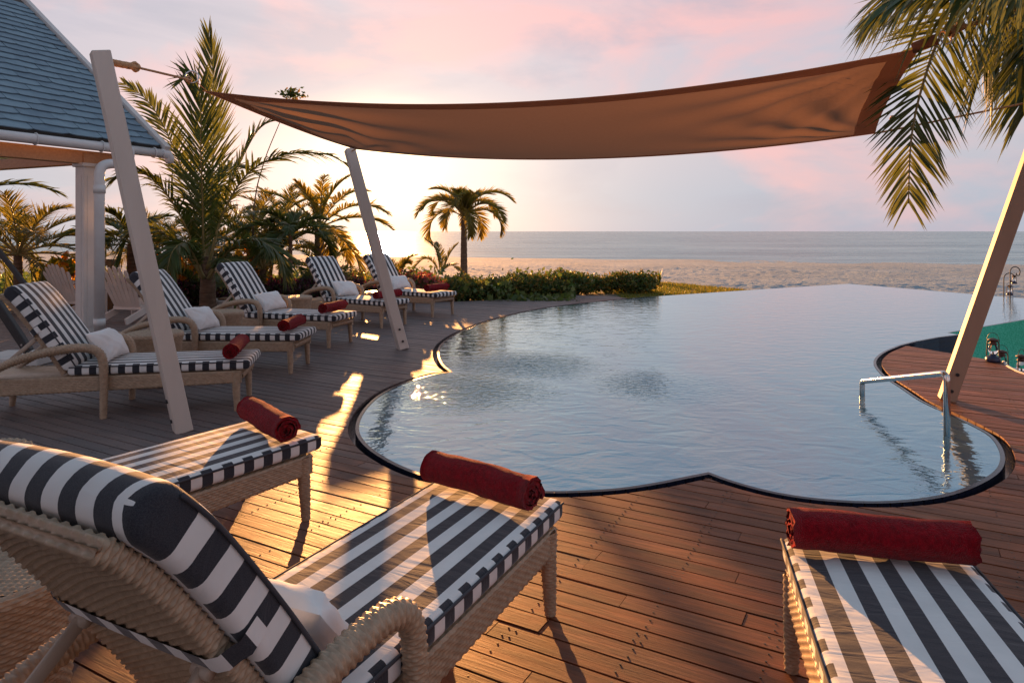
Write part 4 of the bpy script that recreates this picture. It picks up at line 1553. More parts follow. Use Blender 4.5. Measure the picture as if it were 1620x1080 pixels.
# ------------------------------------------------------------------ wooden garden chairs
def make_adirondack(label):
    T = thing('garden_chair', label, 'garden chair', group='slatted wooden garden chairs')
    m = M['adir']
    # x forward, y across
    for i in range(7):
        f = (i - 3) / 3
        L = .80 - .16 * abs(f) ** 2
        mb = MB()
        a = Vector((-.22, f * .20, .20)); b = Vector((-.22 - .34 * L / .8, f * .29, .20 + L * .92))
        mb.beam(a, b, .072, .018, (1, 0, .35), bev=.004)
        top = b + (b - a).normalized() * .012
        mb.box(top, (.03, .045, .016), (b - a).to_track_quat('X', 'Z'))
        mb.build('back_slat', m, T, False)
    for i in range(5):
        x = -.18 + i * .105
        mb = MB(); mb.box((x, 0, .235 + (i * .028)), (.088, .53, .018), Matrix.Rotation(radians(-14), 3, 'Y'), bev=.004); mb.build('seat_slat', m, T, False)
    mb = MB(); mb.beam((-.385, -.30, .62), (-.385, .30, .62), .03, .06, bev=.004); mb.beam((-.24, -.27, .24), (-.24, .27, .24), .03, .06); mb.build('back_rail', m, T, False)
    for sy in (-1, 1):
        mb = MB(); mb.box((-.04, sy * .335, .565), (.66, .11, .02), bev=.006); mb.build('armrest', m, T, False)
        mb = MB(); mb.beam((.26, sy * .30, 0), (.26, sy * .30, .555), .025, .09, (1, 0, 0), bev=.004); mb.build('leg', m, T, False)
        mb = MB(); mb.beam((.30, sy * .265, .335), (-.62, sy * .265, .045), .028, .12, (0, 0, 1), bev=.006); mb.build('rear_leg', m, T, False)
    return T
ad = make_adirondack('slatted wooden garden chair behind the white downpipe')
ad.location = (-6.55, 11.95, 0); ad.rotation_euler = (0, 0, radians(80))
copy_tree(ad, 'slatted wooden garden chair half hidden by the porch post', (-8.15, 12.9, 0), radians(72))

# ------------------------------------------------------------------ black slanted bars at the left edge
def bars():
    T = thing('slanted_post', 'thick black slanted post with a bolted foot behind the nearest row lounger', 'post', D(48, 556, 8.0), group='black slanted posts')
    T.location.z = 0.10
    a = D(46, 556, 8.0) - T.location; b = D(-60, 395, 8.0) - T.location
    mb = MB(); mb.beam(a, b, .10, .07, (0, 1, 0), bev=.008); mb.build('bar', M['black'], T, False)
    mb = MB(); c = a + (b - a).normalized() * .10; mb.tube([c + Vector((0, -.05, 0)), c + Vector((0, .05, 0))], .014, 10); mb.build('bolt', M['steel'], T, False)
    mb = MB(); mb.box((a.x - .15, a.y + .1, -.05), (.75, .55, .10), bev=.015); mb.build('base_plate', M['planter'], T, False)
    T2 = thing('slanted_post', 'thin black slanted post crossing in front of the purple flowers', 'post', D(40, 450, 9.2), group='black slanted posts')
    T2.location.z = 0
    a = D(38, 448, 9.2); b = D(-50, 335, 9.2)
    d = (a - b).normalized(); foot = a + d * (a.z / -d.z)
    T2.location = foot
    mb = MB(); mb.beam((0, 0, 0), b - foot, .06, .05, (0, 1, 0), bev=.006); mb.build('bar', M['black'], T2, False)
bars()

# ------------------------------------------------------------------ lanterns
def make_lantern(label, cat='lantern'):
    T = thing('hurricane_lantern', label, 'lantern', group='hurricane lanterns')
    mb = MB(); mb.lathe([(0, 0), (.072, 0), (.076, .012), (.074, .045), (.055, .062), (.034, .068), (.034, .085), (.022, .092)], 20); mb.build('oil_tank', M['tank'], T)
    mb = MB(); mb.lathe([(.026, .088), (.044, .112), (.050, .138), (.042, .172), (.030, .195)], 18); mb.build('glass_globe', M['glass'], T)
    mb = MB(); mb.lathe([(.034, .192), (.036, .202), (.050, .206), (.030, .214), (.030, .236), (.052, .240), (.056, .250), (.030, .262), (.012, .268), (0, .268)], 18); mb.build('cap', M['rust'], T)
    mb = MB()
    for sy in (-1, 1):
        mb.tube(spline([(0, sy * .060, .045), (0, sy * .066, .08), (0, sy * .062, .16), (0, sy * .058, .222), (0, sy * .030, .236)], 5), .0065, 8)
    mb.build('side_tube', M['rust'], T)
    mb = MB()
    mb.tube(spline([(0, -.060, .215), (.0, -.062, .26), (.0, -.04, .31), (0, 0, .328), (0, .04, .31), (0, .062, .26), (0, .060, .215)], 5), .0028, 6)
    mb.build('handle', M['black'], T)
    mb = MB(); mb.lathe([(0, .09), (.008, .092), (.006, .118), (0, .12)], 8); mb.build('wick', M['rust'], T)
    return T
lan = make_lantern('tall hurricane lantern standing on the small deck before the green wall')
lan.location = G(1571, 572); lan.rotation_euler = (0, 0, .5); lan.scale = (1.05,) * 3
# lower step beyond the deck edge that carries two more lanterns
stp = MB(); stp.box((6.22, 8.12, -.35), (.78, .95, .36), Matrix.Rotation(.25, 3, 'Z'), bev=.02)
tag(stp.build('low_step', M['planter'], None, False), 'low pale plaster step beside the small deck', 'step', kind='structure')
l2 = copy_tree(lan, 'hurricane lantern on the low step behind the tall one', (6.0, 8.36, -.17), 1.2, 1.0)
l3 = copy_tree(lan, 'hurricane lantern nearest the picture edge on the low step', (5.955, 7.98, -.17), 2.0, 1.05)
ed = MB(); ed.tube(spline([(5.84, 8.11, .0), (5.68, 7.80, .0), (5.57, 7.40, .0), (5.62, 6.9, .0), (5.92, 6.31, 0), (6.7, 5.81, 0)], 5), .016, 6)
tag(ed.build('deck_edge_trim', M['planter']), 'pale rounded edge trim of the small deck', 'deck edge', kind='structure')

def hooks():
    def hook(label, base, h, w, lean):
        T = thing('shepherd_hook', label, 'lantern hook', base, group='black curled lantern hooks on the sand')
        pts = [(0, 0, -.2), (0, 0, h * .55), (0, 0, h - w / 2)]
        arc = [(w / 2 - w / 2 * cos(t), 0, h - w / 2 + w / 2 * sin(t)) for t in np.linspace(0, pi * 1.15, 12)][1:]
        curl = [(w * .80 + w * .17 * cos(t) , 0, h - w * .72 + w * .17 * sin(t)) for t in np.linspace(-.2, -pi * 1.2, 8)]
        mb = MB(); mb.tube(np.concatenate([spline(pts, 4), arc, curl]), .012, 6)
        mb.build('rod', M['black'], T)
        return T
    b1 = D(1588, 470, 16.8); b2 = D(1598, 470, 16.5)
    z = ground_z(b1.x, b1.y)
    b1.z = z; b2.z = z
    hook('low curled black hook holding a lantern above the sand', b1, D(1588, 432, 16.8).z - z, .28, 0)
    hook('tall curled black hook standing behind the low one', b2, D(1598, 422, 16.5).z - z, .24, 0)
    c = copy_tree(lan, 'small lantern hanging from the tall curled hook', D(1604.5, 449, 16.5), .3, .8)
    c = copy_tree(lan, 'small lantern hanging from the low curled hook', D(1597.5, 467, 16.75), .9, .95)
hooks()

# ------------------------------------------------------------------ palms
def frond_mesh(path, leaf_len, leaf_w, n=64, seed=0, bare=.16, vee=35.0, hang=.25, fwd=38.0, mats=None, rach=.016, up_hint=(0, 0, 1), split=.0):
    """one palm leaf: stem along path (m,3) and two combs of leaflets"""
    rg = np.random.default_rng(seed)
    P = resample(path, n=41)
    T = np.gradient(P, axis=0); T /= np.linalg.norm(T, axis=1)[:, None]
    side = np.cross(T, np.array(up_hint, float))
    bad = np.linalg.norm(side, axis=1) < .15
    ref = np.cross(T, np.cross(np.array(up_hint, float), T[0] + 1e-3) + 1e-6)
    # parallel transport for a smooth side vector
    s0 = side[len(side) // 3] if not bad[len(side) // 3] else np.array([1.0, 0, 0])
    S = np.zeros_like(T)
    k0 = len(T) // 3
    S[k0] = s0 / np.linalg.norm(s0)
    for rngk in (range(k0 + 1, len(T)), range(k0 - 1, -1, -1)):
        prev = S[k0]
        for k in rngk:
            v = prev - T[k] * np.dot(prev, T[k]); v /= np.linalg.norm(v); S[k] = v; prev = v
    Nn = np.cross(S, T)
    L = np.sum(np.linalg.norm(np.diff(P, axis=0), axis=1))
    V, Q, Tr = [], [], []
    ta = np.linspace(bare, .995, n)
    ta = ta + rg.normal(size=n) * .25 / n
    ta = np.clip(ta, 0, 1)
    fi = ta * 40
    def at(A): return np.stack([np.interp(fi, np.arange(41), A[:, c]) for c in range(3)], 1)
    p, t, s, nn = at(P), at(T), at(S), at(Nn)
    x = (ta - bare) / (1 - bare)
    ll = leaf_len * np.clip(np.minimum(.35 + 2.6 * x, 1.0), 0, 1) * (1 - .62 * np.maximum(0, (x - .55) / .45) ** 1.5)
    base = 0
    for sg in (-1, 1):
        a = np.radians(90 - fwd - 26 * x + rg.normal(size=n) * 3.5)       # angle from the stem direction, sharper at the tip
        vv = np.radians(vee + rg.normal(size=n) * 9)
        lat = sg * s * np.cos(vv)[:, None] + nn * np.sin(vv)[:, None]
        d = lat * np.sin(a)[:, None] + t * np.cos(a)[:, None]
        l = ll * (1 + rg.normal(size=n) * .06)
        g = hang * (1 + rg.normal(size=n) * .35)
        qs = np.array([0, .3, .65, 1.0])
        wd = np.array([.55, 1.0, .75, 0]) * leaf_w
        bl = t - d * np.sum(t * d, 1)[:, None]
        bl /= np.linalg.norm(bl, axis=1)[:, None]
        bl = bl + .35 * rg.normal(size=(n, 1)) * np.cross(d, bl)
        pts = []
        for q, w in zip(qs, wd):
            c = p + d * (l * q)[:, None] + np.array([0, 0, -1.0]) * (l * g * q * q)[:, None]
            if w > 0:
                pts.append(c - bl * w / 2); pts.append(c + bl * w / 2)
            else:
                pts.append(c)
        A = np.stack(pts, 1)           # n,7,3
        idx = base + np.arange(n)[:, None] * 7
        Q.append(np.concatenate([idx + np.array([[0, 2, 3, 1]]), idx + np.array([[2, 4, 5, 3]])]))
        Tr.append(idx + np.array([[4, 6, 5]]))
        V.append(A.reshape(-1, 3)); base += n * 7
    mb = MB()
    mb.add(np.concatenate(V), [np.concatenate(Q), np.concatenate(Tr)], 0)
    mb.tube(P, np.interp(np.linspace(0, 1, 41), [0, .08, .3, 1], [rach * 1.9, rach * 1.2, rach * .8, rach * .2]), 5, 1)
    return mb.mesh('frond', mats or [M['frond'], M['rachis']])

def arc_path(az, e0, droop, L, n=24, power=1.35):
    t = np.linspace(0, 1, n)
    e = np.radians(e0) - np.radians(droop) * t ** power
    dx = np.cos(e); dz = np.sin(e)
    h = np.concatenate([[0], np.cumsum((dx[:-1] + dx[1:]) / 2)]) * L / (n - 1)
    z = np.concatenate([[0], np.cumsum((dz[:-1] + dz[1:]) / 2)]) * L / (n - 1)
    return np.stack([h * cos(az), h * sin(az), z], 1)

def trunk_mesh(h, r0, r1, lean=(0, 0), rings=14, bulge=0.0):
    n = rings * 4 + 1
    t = np.linspace(0, 1, n)
    pts = np.stack([lean[0] * t ** 1.5, lean[1] * t ** 1.5, t * h - .15 * (1 - t)], 1)
    r = r0 + (r1 - r0) * t + bulge * np.exp(-(t / .12) ** 2) + .05 * r0 * np.abs(np.sin(t * rings * pi))
    mb = MB(); mb.tube(pts, r, 10)
    return mb.mesh('trunk', M['trunk'])

def palm(name, label, base, h, r0, r1, n=14, L=2.0, leaf=.45, lw=.03, e_hi=78, e_lo=-5, droop=75, seed=0, paths=None, lean=(0, 0), nl=56, mats=None, group=None, hang=.3, vee=30, power=1.35, bulge=.0, rach=.016, skip=None, az0=None):
    rg = random.Random(seed)
    T = thing(name, label, 'palm', base, group=group)
    link('trunk', trunk_mesh(h, r0, r1, lean, bulge=bulge), T)
    crown = np.array([lean[0], lean[1], h])
    k = 0
    for i in range(n):
        f = (i + .5) / n
        az = i * 2.39996 + rg.uniform(-.2, .2) + (seed if az0 is None else az0)
        e0 = e_hi + (e_lo - e_hi) * f ** 1.1 + rg.uniform(-6, 6)
        l = L * (.62 + .38 * min(1, f * 2.5)) * rg.uniform(.9, 1.08)
        pth = arc_path(az, e0, droop * (.55 + .65 * f) * rg.uniform(.85, 1.15), l, power=power) + crown
        me = frond_mesh(pth, leaf * rg.uniform(.9, 1.1), lw, nl, seed * 100 + i, hang=hang, vee=vee, mats=mats, rach=rach)
        link('frond', me, T)
    for j, item in enumerate(paths or []):
        pts, kw = item
        pth = spline([Vector(p) - Vector(base) for p in pts], 8)
        k2 = dict(leaf_len=leaf, leaf_w=lw, n=nl, seed=seed * 100 + 50 + j, hang=hang, vee=vee, mats=mats, rach=rach)
        k2.update(kw)
        link('frond', frond_mesh(pth, **k2), T)
    return T

def pp(*a):
    return [D(x, y, Y) for x, y, Y in a]

# tall young coconut palm behind the loungers, its fronds set one by one
base = Vector((-6.06, 13.6, -.10))
palm('coconut_palm', 'big young coconut palm with upright fronds behind the second lounger', base, 1.15, .17, .12, n=0, L=3, leaf=.80, lw=.040, seed=21, nl=78, bulge=.05, rach=.026, hang=.12, vee=16,
     paths=[
        (pp((322, 425, 13.6), (321, 330, 13.3), (318, 240, 12.9), (318, 170, 12.6), (309, 122, 12.4), (290, 124, 12.2)), dict(leaf_len=1.10, n=70, fwd=44, up_hint=(0, -1, .2), vee=10, hang=.10, bare=.10)),
        (pp((328, 420, 13.7), (333, 330, 13.9), (338, 220, 14.1), (337, 120, 14.2), (330, 52, 14.1)), dict(leaf_len=1.0, n=74, fwd=50, up_hint=(0, -1, .1), vee=10, hang=.06)),
        (pp((320, 425, 13.6), (304, 320, 13.6), (275, 235, 13.6), (238, 165, 13.5), (196, 132, 13.4)), dict(leaf_len=.66, fwd=36, up_hint=(.4, -.6, .6), hang=.25)),
        (pp((318, 430, 13.5), (295, 360, 13.2), (258, 300, 12.9), (216, 268, 12.6), (178, 282, 12.4)), dict(leaf_len=.62, hang=.45)),
        (pp((328, 425, 13.5), (352, 340, 13.3), (392, 275, 13.1), (450, 245, 12.9), (512, 244, 12.8), (548, 258, 12.7)), dict(leaf_len=.62, hang=.35)),
        (pp((330, 420, 13.7), (356, 320, 13.9), (388, 240, 14.0), (420, 196, 14.1), (470, 190, 14.2)), dict(leaf_len=.62, hang=.2)),
        (pp((320, 435, 13.5), (285, 390, 13.2), (240, 360, 13.0), (205, 372, 12.8), (190, 410, 12.7)), dict(leaf_len=.65, hang=.4)),
        (pp((330, 435, 13.5), (366, 392, 13.3), (405, 380, 13.2), (440, 400, 13.0), (452, 435, 13.0)), dict(leaf_len=.62, hang=.4)),
        (pp((326, 430, 13.8), (330, 350, 14.3), (345, 290, 14.8), (372, 262, 15.4), (410, 275, 15.9)), dict(leaf_len=.7, hang=.3)),
        (pp((322, 440, 13.4), (305, 400, 13.0), (290, 385, 12.6), (272, 400, 12.2), (262, 440, 12.0)), dict(leaf_len=.6, hang=.4)),
        (pp((330, 440, 13.4), (348, 415, 13.1), (362, 412, 12.8), (374, 430, 12.5), (378, 465, 12.4)), dict(leaf_len=.55, hang=.45)),
     ])
palm('coconut_palm', 'golden backlit palm between the sun and the slender green palms', Vector((-4.85, 17.2, -.10)), 1.75, .16, .11, n=15, L=2.1, leaf=.46, lw=.034, e_hi=84, e_lo=-18, droop=75, seed=4, nl=60, mats=[M['frond_backlit'], M['rachis']], rach=.02, bulge=.04)
palm('fan_crowned_palm', 'slender palm with an arched dark green crown behind the middle lounger', Vector((-4.93, 15.2, -.10)), 1.55, .045, .04, n=12, L=1.15, leaf=.42, lw=.035, e_hi=68, e_lo=5, droop=95, seed=8, nl=44, hang=.2, vee=28)
palm('feather_palm', 'low feathery palm between the big coconut palm and the slender palm', Vector((-5.9, 16.2, -.10)), .75, .08, .07, n=13, L=2.1, leaf=.45, lw=.028, e_hi=84, e_lo=10, droop=70, seed=13, nl=60, hang=.2)
palm('lone_palm', 'lone arching palm standing by the beach against the sea', Vector((-1.62, 23.0, -.55)), 2.55, .135, .085, n=19, L=2.05, leaf=.48, lw=.034, e_hi=84, e_lo=36, droop=138, seed=2, nl=80, hang=.12, vee=26, power=1.25, mats=[M['frond_backlit'], M['rachis']], bulge=.05, rach=.02)
palm('young_palm', 'small young palm sprouting left of the lone arching palm', Vector((-2.05, 19.6, -.12)), .12, .06, .05, n=0, L=1.1, leaf=.26, lw=.03, seed=31, nl=40, mats=[M['frond_yellow'], M['rachis']], hang=.15, rach=.012,
     paths=[(pp((697, 434, 19.6), (692, 405, 19.6), (686, 390, 19.5), (672, 378, 19.4)), {}), (pp((696, 434, 19.6), (684, 414, 19.5), (670, 410, 19.4), (655, 424, 19.3)), {}),
            (pp((699, 434, 19.6), (706, 415, 19.6), (714, 398, 19.6), (724, 386, 19.6)), {}), (pp((698, 434, 19.6), (698, 410, 19.8), (694, 392, 20.1), (690, 384, 20.3)), {}), (pp((698, 434, 19.5), (704, 424, 19.2), (716, 420, 18.9), (726, 428, 18.6)), {})])
palm('young_palm', 'tiny palm tuft beside the back of the farthest lounger', Vector((-2.9, 17.6, -.12)), .10, .04, .035, n=0, L=.9, leaf=.22, lw=.028, seed=33, nl=34, mats=[M['frond_yellow'], M['rachis']], hang=.15, rach=.01,
     paths=[(pp((632, 440, 17.6), (640, 420, 17.6), (648, 408, 17.6), (658, 404, 17.6)), {}), (pp((631, 440, 17.6), (632, 424, 17.6), (640, 414, 17.6), (650, 414, 17.6)), {}), (pp((630, 440, 17.6), (624, 424, 17.7), (618, 414, 17.8), (608, 412, 18)), {})])
palm('feather_palm', 'dense drooping palm at the left edge beyond the garden chairs', Vector((-9.55, 13.2, -.10)), 1.2, .09, .07, n=18, L=2.1, leaf=.50, lw=.024, e_hi=80, e_lo=-15, droop=85, seed=5, nl=56, rach=.02, mats=[M['frond_yellow'], M['rachis']])
palm('feather_palm', 'palm whose long frond arches over the left picture edge', Vector((-11.9, 14.0, -.10)), 2.0, .12, .09, n=16, L=2.7, leaf=.55, lw=.032, e_hi=75, e_lo=-10, droop=85, seed=9, nl=64, rach=.02)
palm('feather_palm', 'dark arched palm between the porch downpipe and the leaning pole', Vector((-8.35, 15.0, -.10)), 1.35, .12, .09, n=12, L=1.5, leaf=.45, lw=.034, e_hi=70, e_lo=0, droop=105, seed=17, nl=52)
palm('feather_palm', 'bushy yellow green palm behind the big coconut palm trunk', Vector((-7.7, 17.0, -.10)), .9, .1, .08, n=14, L=2.0, leaf=.42, lw=.03, e_hi=80, e_lo=0, droop=80, seed=19, nl=54, mats=[M['frond_yellow'], M['rachis']])
palm('feather_palm', 'low dark palm clump under the golden backlit palm', Vector((-5.2, 18.6, -.10)), .4, .08, .07, n=11, L=1.6, leaf=.40, lw=.03, e_hi=75, e_lo=5, droop=85, seed=23, nl=48)
palm('feather_palm', 'low feathery palm beside the foot of the big coconut palm', Vector((-6.9, 15.0, -.10)), .25, .07, .06, n=11, L=1.5, leaf=.42, lw=.028, e_hi=72, e_lo=8, droop=85, seed=27, nl=50)
palm('feather_palm', 'leafy palm filling the gap right of the big coconut palm', Vector((-6.75, 17.6, -.10)), 1.1, .08, .06, n=16, L=2.5, leaf=.5, lw=.028, e_hi=82, e_lo=0, droop=75, seed=51, nl=50, mats=[M['frond_yellow'], M['rachis']])
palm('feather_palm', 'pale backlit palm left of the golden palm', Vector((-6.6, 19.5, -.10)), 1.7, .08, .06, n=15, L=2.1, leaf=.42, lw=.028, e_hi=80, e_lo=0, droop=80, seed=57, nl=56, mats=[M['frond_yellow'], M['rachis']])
palm('feather_palm', 'bushy palm in the gap left of the big coconut palm', Vector((-8.9, 17.2, -.10)), 1.0, .08, .06, n=13, L=2.1, leaf=.42, lw=.024, e_hi=80, e_lo=10, droop=80, seed=61, nl=46, mats=[M['frond_yellow'], M['rachis']])
# overhanging palm at the right
rb_ = Vector((5.15, 5.75, -.02))
cr = Vector((4.75, 5.35, 4.15))
palm('coconut_palm', 'coconut palm hanging its fronds into the upper right of the view', rb_, 4.2, .17, .12, n=0, leaf=.62, lw=.024, seed=41, nl=60, lean=(cr.x - rb_.x, cr.y - rb_.y), mats=[M['frond'], M['rachis']], hang=.25, vee=10, rach=.022,
     paths=[
        ([cr, D(1640, -110, 5.2), D(1556, -30, 5.1), D(1492, 50, 5.05), D(1458, 140, 5.0), D(1441, 225, 5.0), D(1437, 322, 5.0)], dict(leaf_len=.54, leaf_w=.019, n=100, fwd=30, up_hint=(0, -1, .3), vee=8, hang=.14, bare=.25, mats=[M['frond'], M['rachis']])),
        ([cr, D(1690, -130, 4.7), D(1610, -70, 4.4), D(1530, -40, 4.2), D(1450, -20, 4.1), D(1395, 8, 4.05)], dict(leaf_len=.78, leaf_w=.028, n=90, fwd=54, vee=-15, hang=.38, bare=.2)),
        ([cr, D(1712, -90, 5.3), D(1660, -40, 5.3), D(1610, 10, 5.35), D(1575, 60, 5.4), D(1555, 110, 5.4)], dict(leaf_len=.62, leaf_w=.028, n=84, vee=-5, hang=.55, mats=[M['frond'], M['rachis']], bare=.2)),
        ([cr, D(1700, -120, 4.3), D(1660, -70, 3.9), D(1610, -40, 3.7), D(1560, -25, 3.6)], dict(leaf_len=.62, leaf_w=.026, n=60, vee=-30, hang=.6, bare=.2, mats=[M['frond'], M['rachis']])),
        ([cr, D(1752, -80, 5.6), D(1725, 0, 5.8), D(1680, 60, 6.0), D(1640, 120, 6.1), D(1622, 180, 6.1)], dict(leaf_len=.66, leaf_w=.028, n=80, hang=.5, mats=[M['frond'], M['rachis']])),
        ([cr, D(1690, -150, 5.0), D(1620, -110, 4.9), D(1540, -80, 4.8), D(1470, -50, 4.75), D(1410, -20, 4.7)], dict(leaf_len=.85, leaf_w=.026, n=90, fwd=50, vee=-10, hang=.42, bare=.15)),
        ([cr, D(1730, -60, 5.0), D(1690, -10, 4.9), D(1650, 40, 4.85), D(1615, 95, 4.8)], dict(leaf_len=.72, leaf_w=.026, n=70, fwd=48, vee=-5, hang=.35, bare=.15)),
        ([cr, D(1660, -170, 5.6), D(1580, -120, 6.0), D(1490, -60, 6.4), D(1420, 0, 6.6), D(1370, 40, 6.7)], dict(leaf_len=.55, leaf_w=.024, n=84, hang=.3, vee=0, mats=[M['frond'], M['rachis']])),
        ([cr, cr + Vector((.9, .2, .9)), cr + Vector((2.0, .3, 1.0)), cr + Vector((2.9, .3, .4))], {}), ([cr, cr + Vector((.3, -.9, .8)), cr + Vector((.5, -2.0, .8)), cr + Vector((.6, -2.8, .2))], {}),
        ([cr, cr + Vector((.2, .9, 1.0)), cr + Vector((.4, 1.9, 1.5)), cr + Vector((.6, 2.9, 1.3))], {}), ([cr, cr + Vector((.1, .1, 1.2)), cr + Vector((.0, .3, 2.4)), cr + Vector((-.3, .5, 3.2))], {}),
     ])

# ------------------------------------------------------------------ shrubs, hedge, ground cover
def leaf_cloud(n, rad, leaf, seed, zc=None, shell=.55, lump=.25, up=.35):
    rg = np.random.default_rng(seed)
    d = rg.normal(size=(n, 3)); d /= np.linalg.norm(d, axis=1)[:, None]
    ph = rg.uniform(0, 6, 6)
    lum = 1 + lump * (np.sin(d[:, 0] * 5 + ph[0]) * np.sin(d[:, 1] * 5 + ph[1]) + .6 * np.sin(d[:, 2] * 7 + d[:, 0] * 4 + ph[2]))
    r = (shell + (1 - shell) * rg.random(n)) ** 1.0 * lum
    c = d * r[:, None] * np.array(rad)
    c[:, 2] += rad[2] if zc is None else zc
    c[:, 2] = np.abs(c[:, 2]) + .01
    a = d * .6 + rg.normal(size=(n, 3)) * .8; a[:, 2] += up; a /= np.linalg.norm(a, axis=1)[:, None]
    b = np.cross(a, rg.normal(size=(n, 3))); b /= np.linalg.norm(b, axis=1)[:, None]
    nn = np.cross(a, b)
    l = leaf * rg.uniform(.6, 1.25, n)[:, None]
    V = np.stack([c - a * l * .5, c + b * l * .27 + nn * l * .08, c + a * l * .55, c - b * l * .27 + nn * l * .08], 1)
    F = np.arange(n)[:, None] * 4 + np.array([[0, 1, 2, 3]])
    return V.reshape(-1, 3), F

def stems(n, rad, seed):
    rg = random.Random(seed)
    mb = MB()
    for k in range(n):
        a = rg.uniform(0, 6.28); q = rg.uniform(.2, .8)
        mb.tube([(0.06 * cos(a), .06 * sin(a), -.08), (rad[0] * q * .5 * cos(a), rad[1] * q * .5 * sin(a), rad[2] * .8), (rad[0] * q * cos(a), rad[1] * q * sin(a), rad[2] * 1.6)], [.014, .010, .005], 5)
    return mb.mesh('stems', M['trunk'])

def shrub_kind(mat, leaf, n, rad, seeds):
    out = []
    for s in seeds:
        V, F = leaf_cloud(n, rad, leaf, s)
        out.append((make_mesh('foliage', V, [F], mat, smooth=False), stems(7, rad, s)))
    return out
green_k = shrub_kind(M['shrub'], .085, 1500, (.50, .42, .27), (1, 2, 3))
red_k = shrub_kind(M['shrub_red'], .095, 1300, (.48, .42, .30), (4, 5, 6))
pur_k = shrub_kind(M['shrub_purple'], .09, 1300, (.52, .45, .30), (7, 8))
mag_k = shrub_kind(M['magenta'], .06, 2200, (.60, .5, .30), (9, 10))
ora_k = shrub_kind(M['orange'], .22, 160, (.32, .32, .42), (11, 12))
low_k = shrub_kind(M['creeper'], .09, 900, (.6, .5, .16), (13, 14))
def shrub(kinds, loc, label, group, name='shrub', sc=1.0, rz=None, cat='shrub'):
    fo, stm = kinds[random.randrange(len(kinds))]
    T = thing(name, label, cat, loc, random.uniform(0, 6.28) if rz is None else rz, group)
    T.scale = (sc * random.uniform(.9, 1.1), sc * random.uniform(.9, 1.1), sc * random.uniform(.9, 1.12))
    link('foliage', fo, T); link('stems', stm, T)
    return T
# hedge along the far deck edge
hp = spline([G(520, 481), G(600, 478.5), G(690, 476.5), G(760, 474), G(830, 470.5), G(900, 465.3)], 8)
hp = resample(hp[:, :2], step=.52)
for k, (x, y) in enumerate(hp):
    f = k / (len(hp) - 1)
    d = Vector((.12, 1, 0)).normalized()
    for row in range(2):
        q = Vector((x, y, -.1)) + d * (.48 + row * .75) + Vector((random.uniform(-.1, .1), random.uniform(-.08, .08), 0))
        px = CX + q.x / q.y * FPX
        if px < 690 + random.uniform(-40, 60) :
            shrub(red_k, q, 'pink leaved shrub in the hedge behind the far loungers', 'pink leaved hedge shrubs', sc=random.uniform(.9, 1.1))
        else:
            shrub(green_k, q, 'green leafy shrub in the hedge along the far deck edge', 'green hedge shrubs', sc=random.uniform(.9, 1.15))
for (x, y) in ((935, 468), (965, 467), (990, 466), (1012, 468), (1025, 466)):
    p = G(x, y, -.1); p.y += .6
    shrub(green_k, p, 'green shrub at the hedge end beside the small lawn', 'shrubs at the hedge end', sc=random.uniform(.85, 1.05))
# darker beds behind the nearer loungers
for k in range(22):
    x = -9.9 + k * .36 + random.uniform(-.1, .1)
    if -6.35 < x < -5.75: continue
    if x > -3.3: continue
    shrub(pur_k if x > -7.2 else (mag_k if k % 3 else pur_k), (x, 14.75 + random.uniform(-.12, .3), -.1),
          'dark purple leaved shrub in the bed behind the loungers' if x > -7.2 else 'magenta flowering shrub at the left end of the bed', 'purple bed shrubs' if x > -7.2 else 'magenta bed shrubs', sc=random.uniform(.85, 1.1))
for k, (px, py, Y) in enumerate(((104, 440, 13.4), (96, 445, 13.9), (258, 440, 15.4), (300, 450, 15.2), (395, 450, 16.5))):
    p = D(px, py, Y); p.z = -.1
    shrub(ora_k, p, ('orange and green strap leaved plant left of the porch post', 'orange strap leaved plant behind the garden chair', 'orange flowering plant beside the leaning white pole', 'orange leaved plant near the coconut palm foot', 'orange leaved plant behind the middle lounger')[k], 'orange leaved plants', 'tropical_plant', sc=1.25, cat='plant')
# bare twiggy bush near the fourth lounger and a yellowing low bush
tb_ = D(545, 440, 16.5); tb_.z = -.1
def twiggy():
    T = thing('wispy_bush', 'wispy brown bush beside the farthest lounger back', 'bush', tb_)
    rg = random.Random(3); mb = MB()
    for k in range(60):
        a = rg.uniform(0, 6.28); e = rg.uniform(.5, 1.4); l = rg.uniform(.45, .95)
        q = [(0, 0, 0), (cos(a) * cos(e) * l * .5, sin(a) * cos(e) * l * .5, sin(e) * l * .6), (cos(a) * cos(e) * l, sin(a) * cos(e) * l, sin(e) * l)]
        mb.tube(spline(q, 3), .006, 4)
    mb.build('twigs', M['trunk'], T)
    V, F = leaf_cloud(1400, (.62, .5, .42), .06, 77, shell=.2)
    link('foliage', make_mesh('foliage', V, [F], M['frond_yellow'], smooth=False), T)
twiggy()
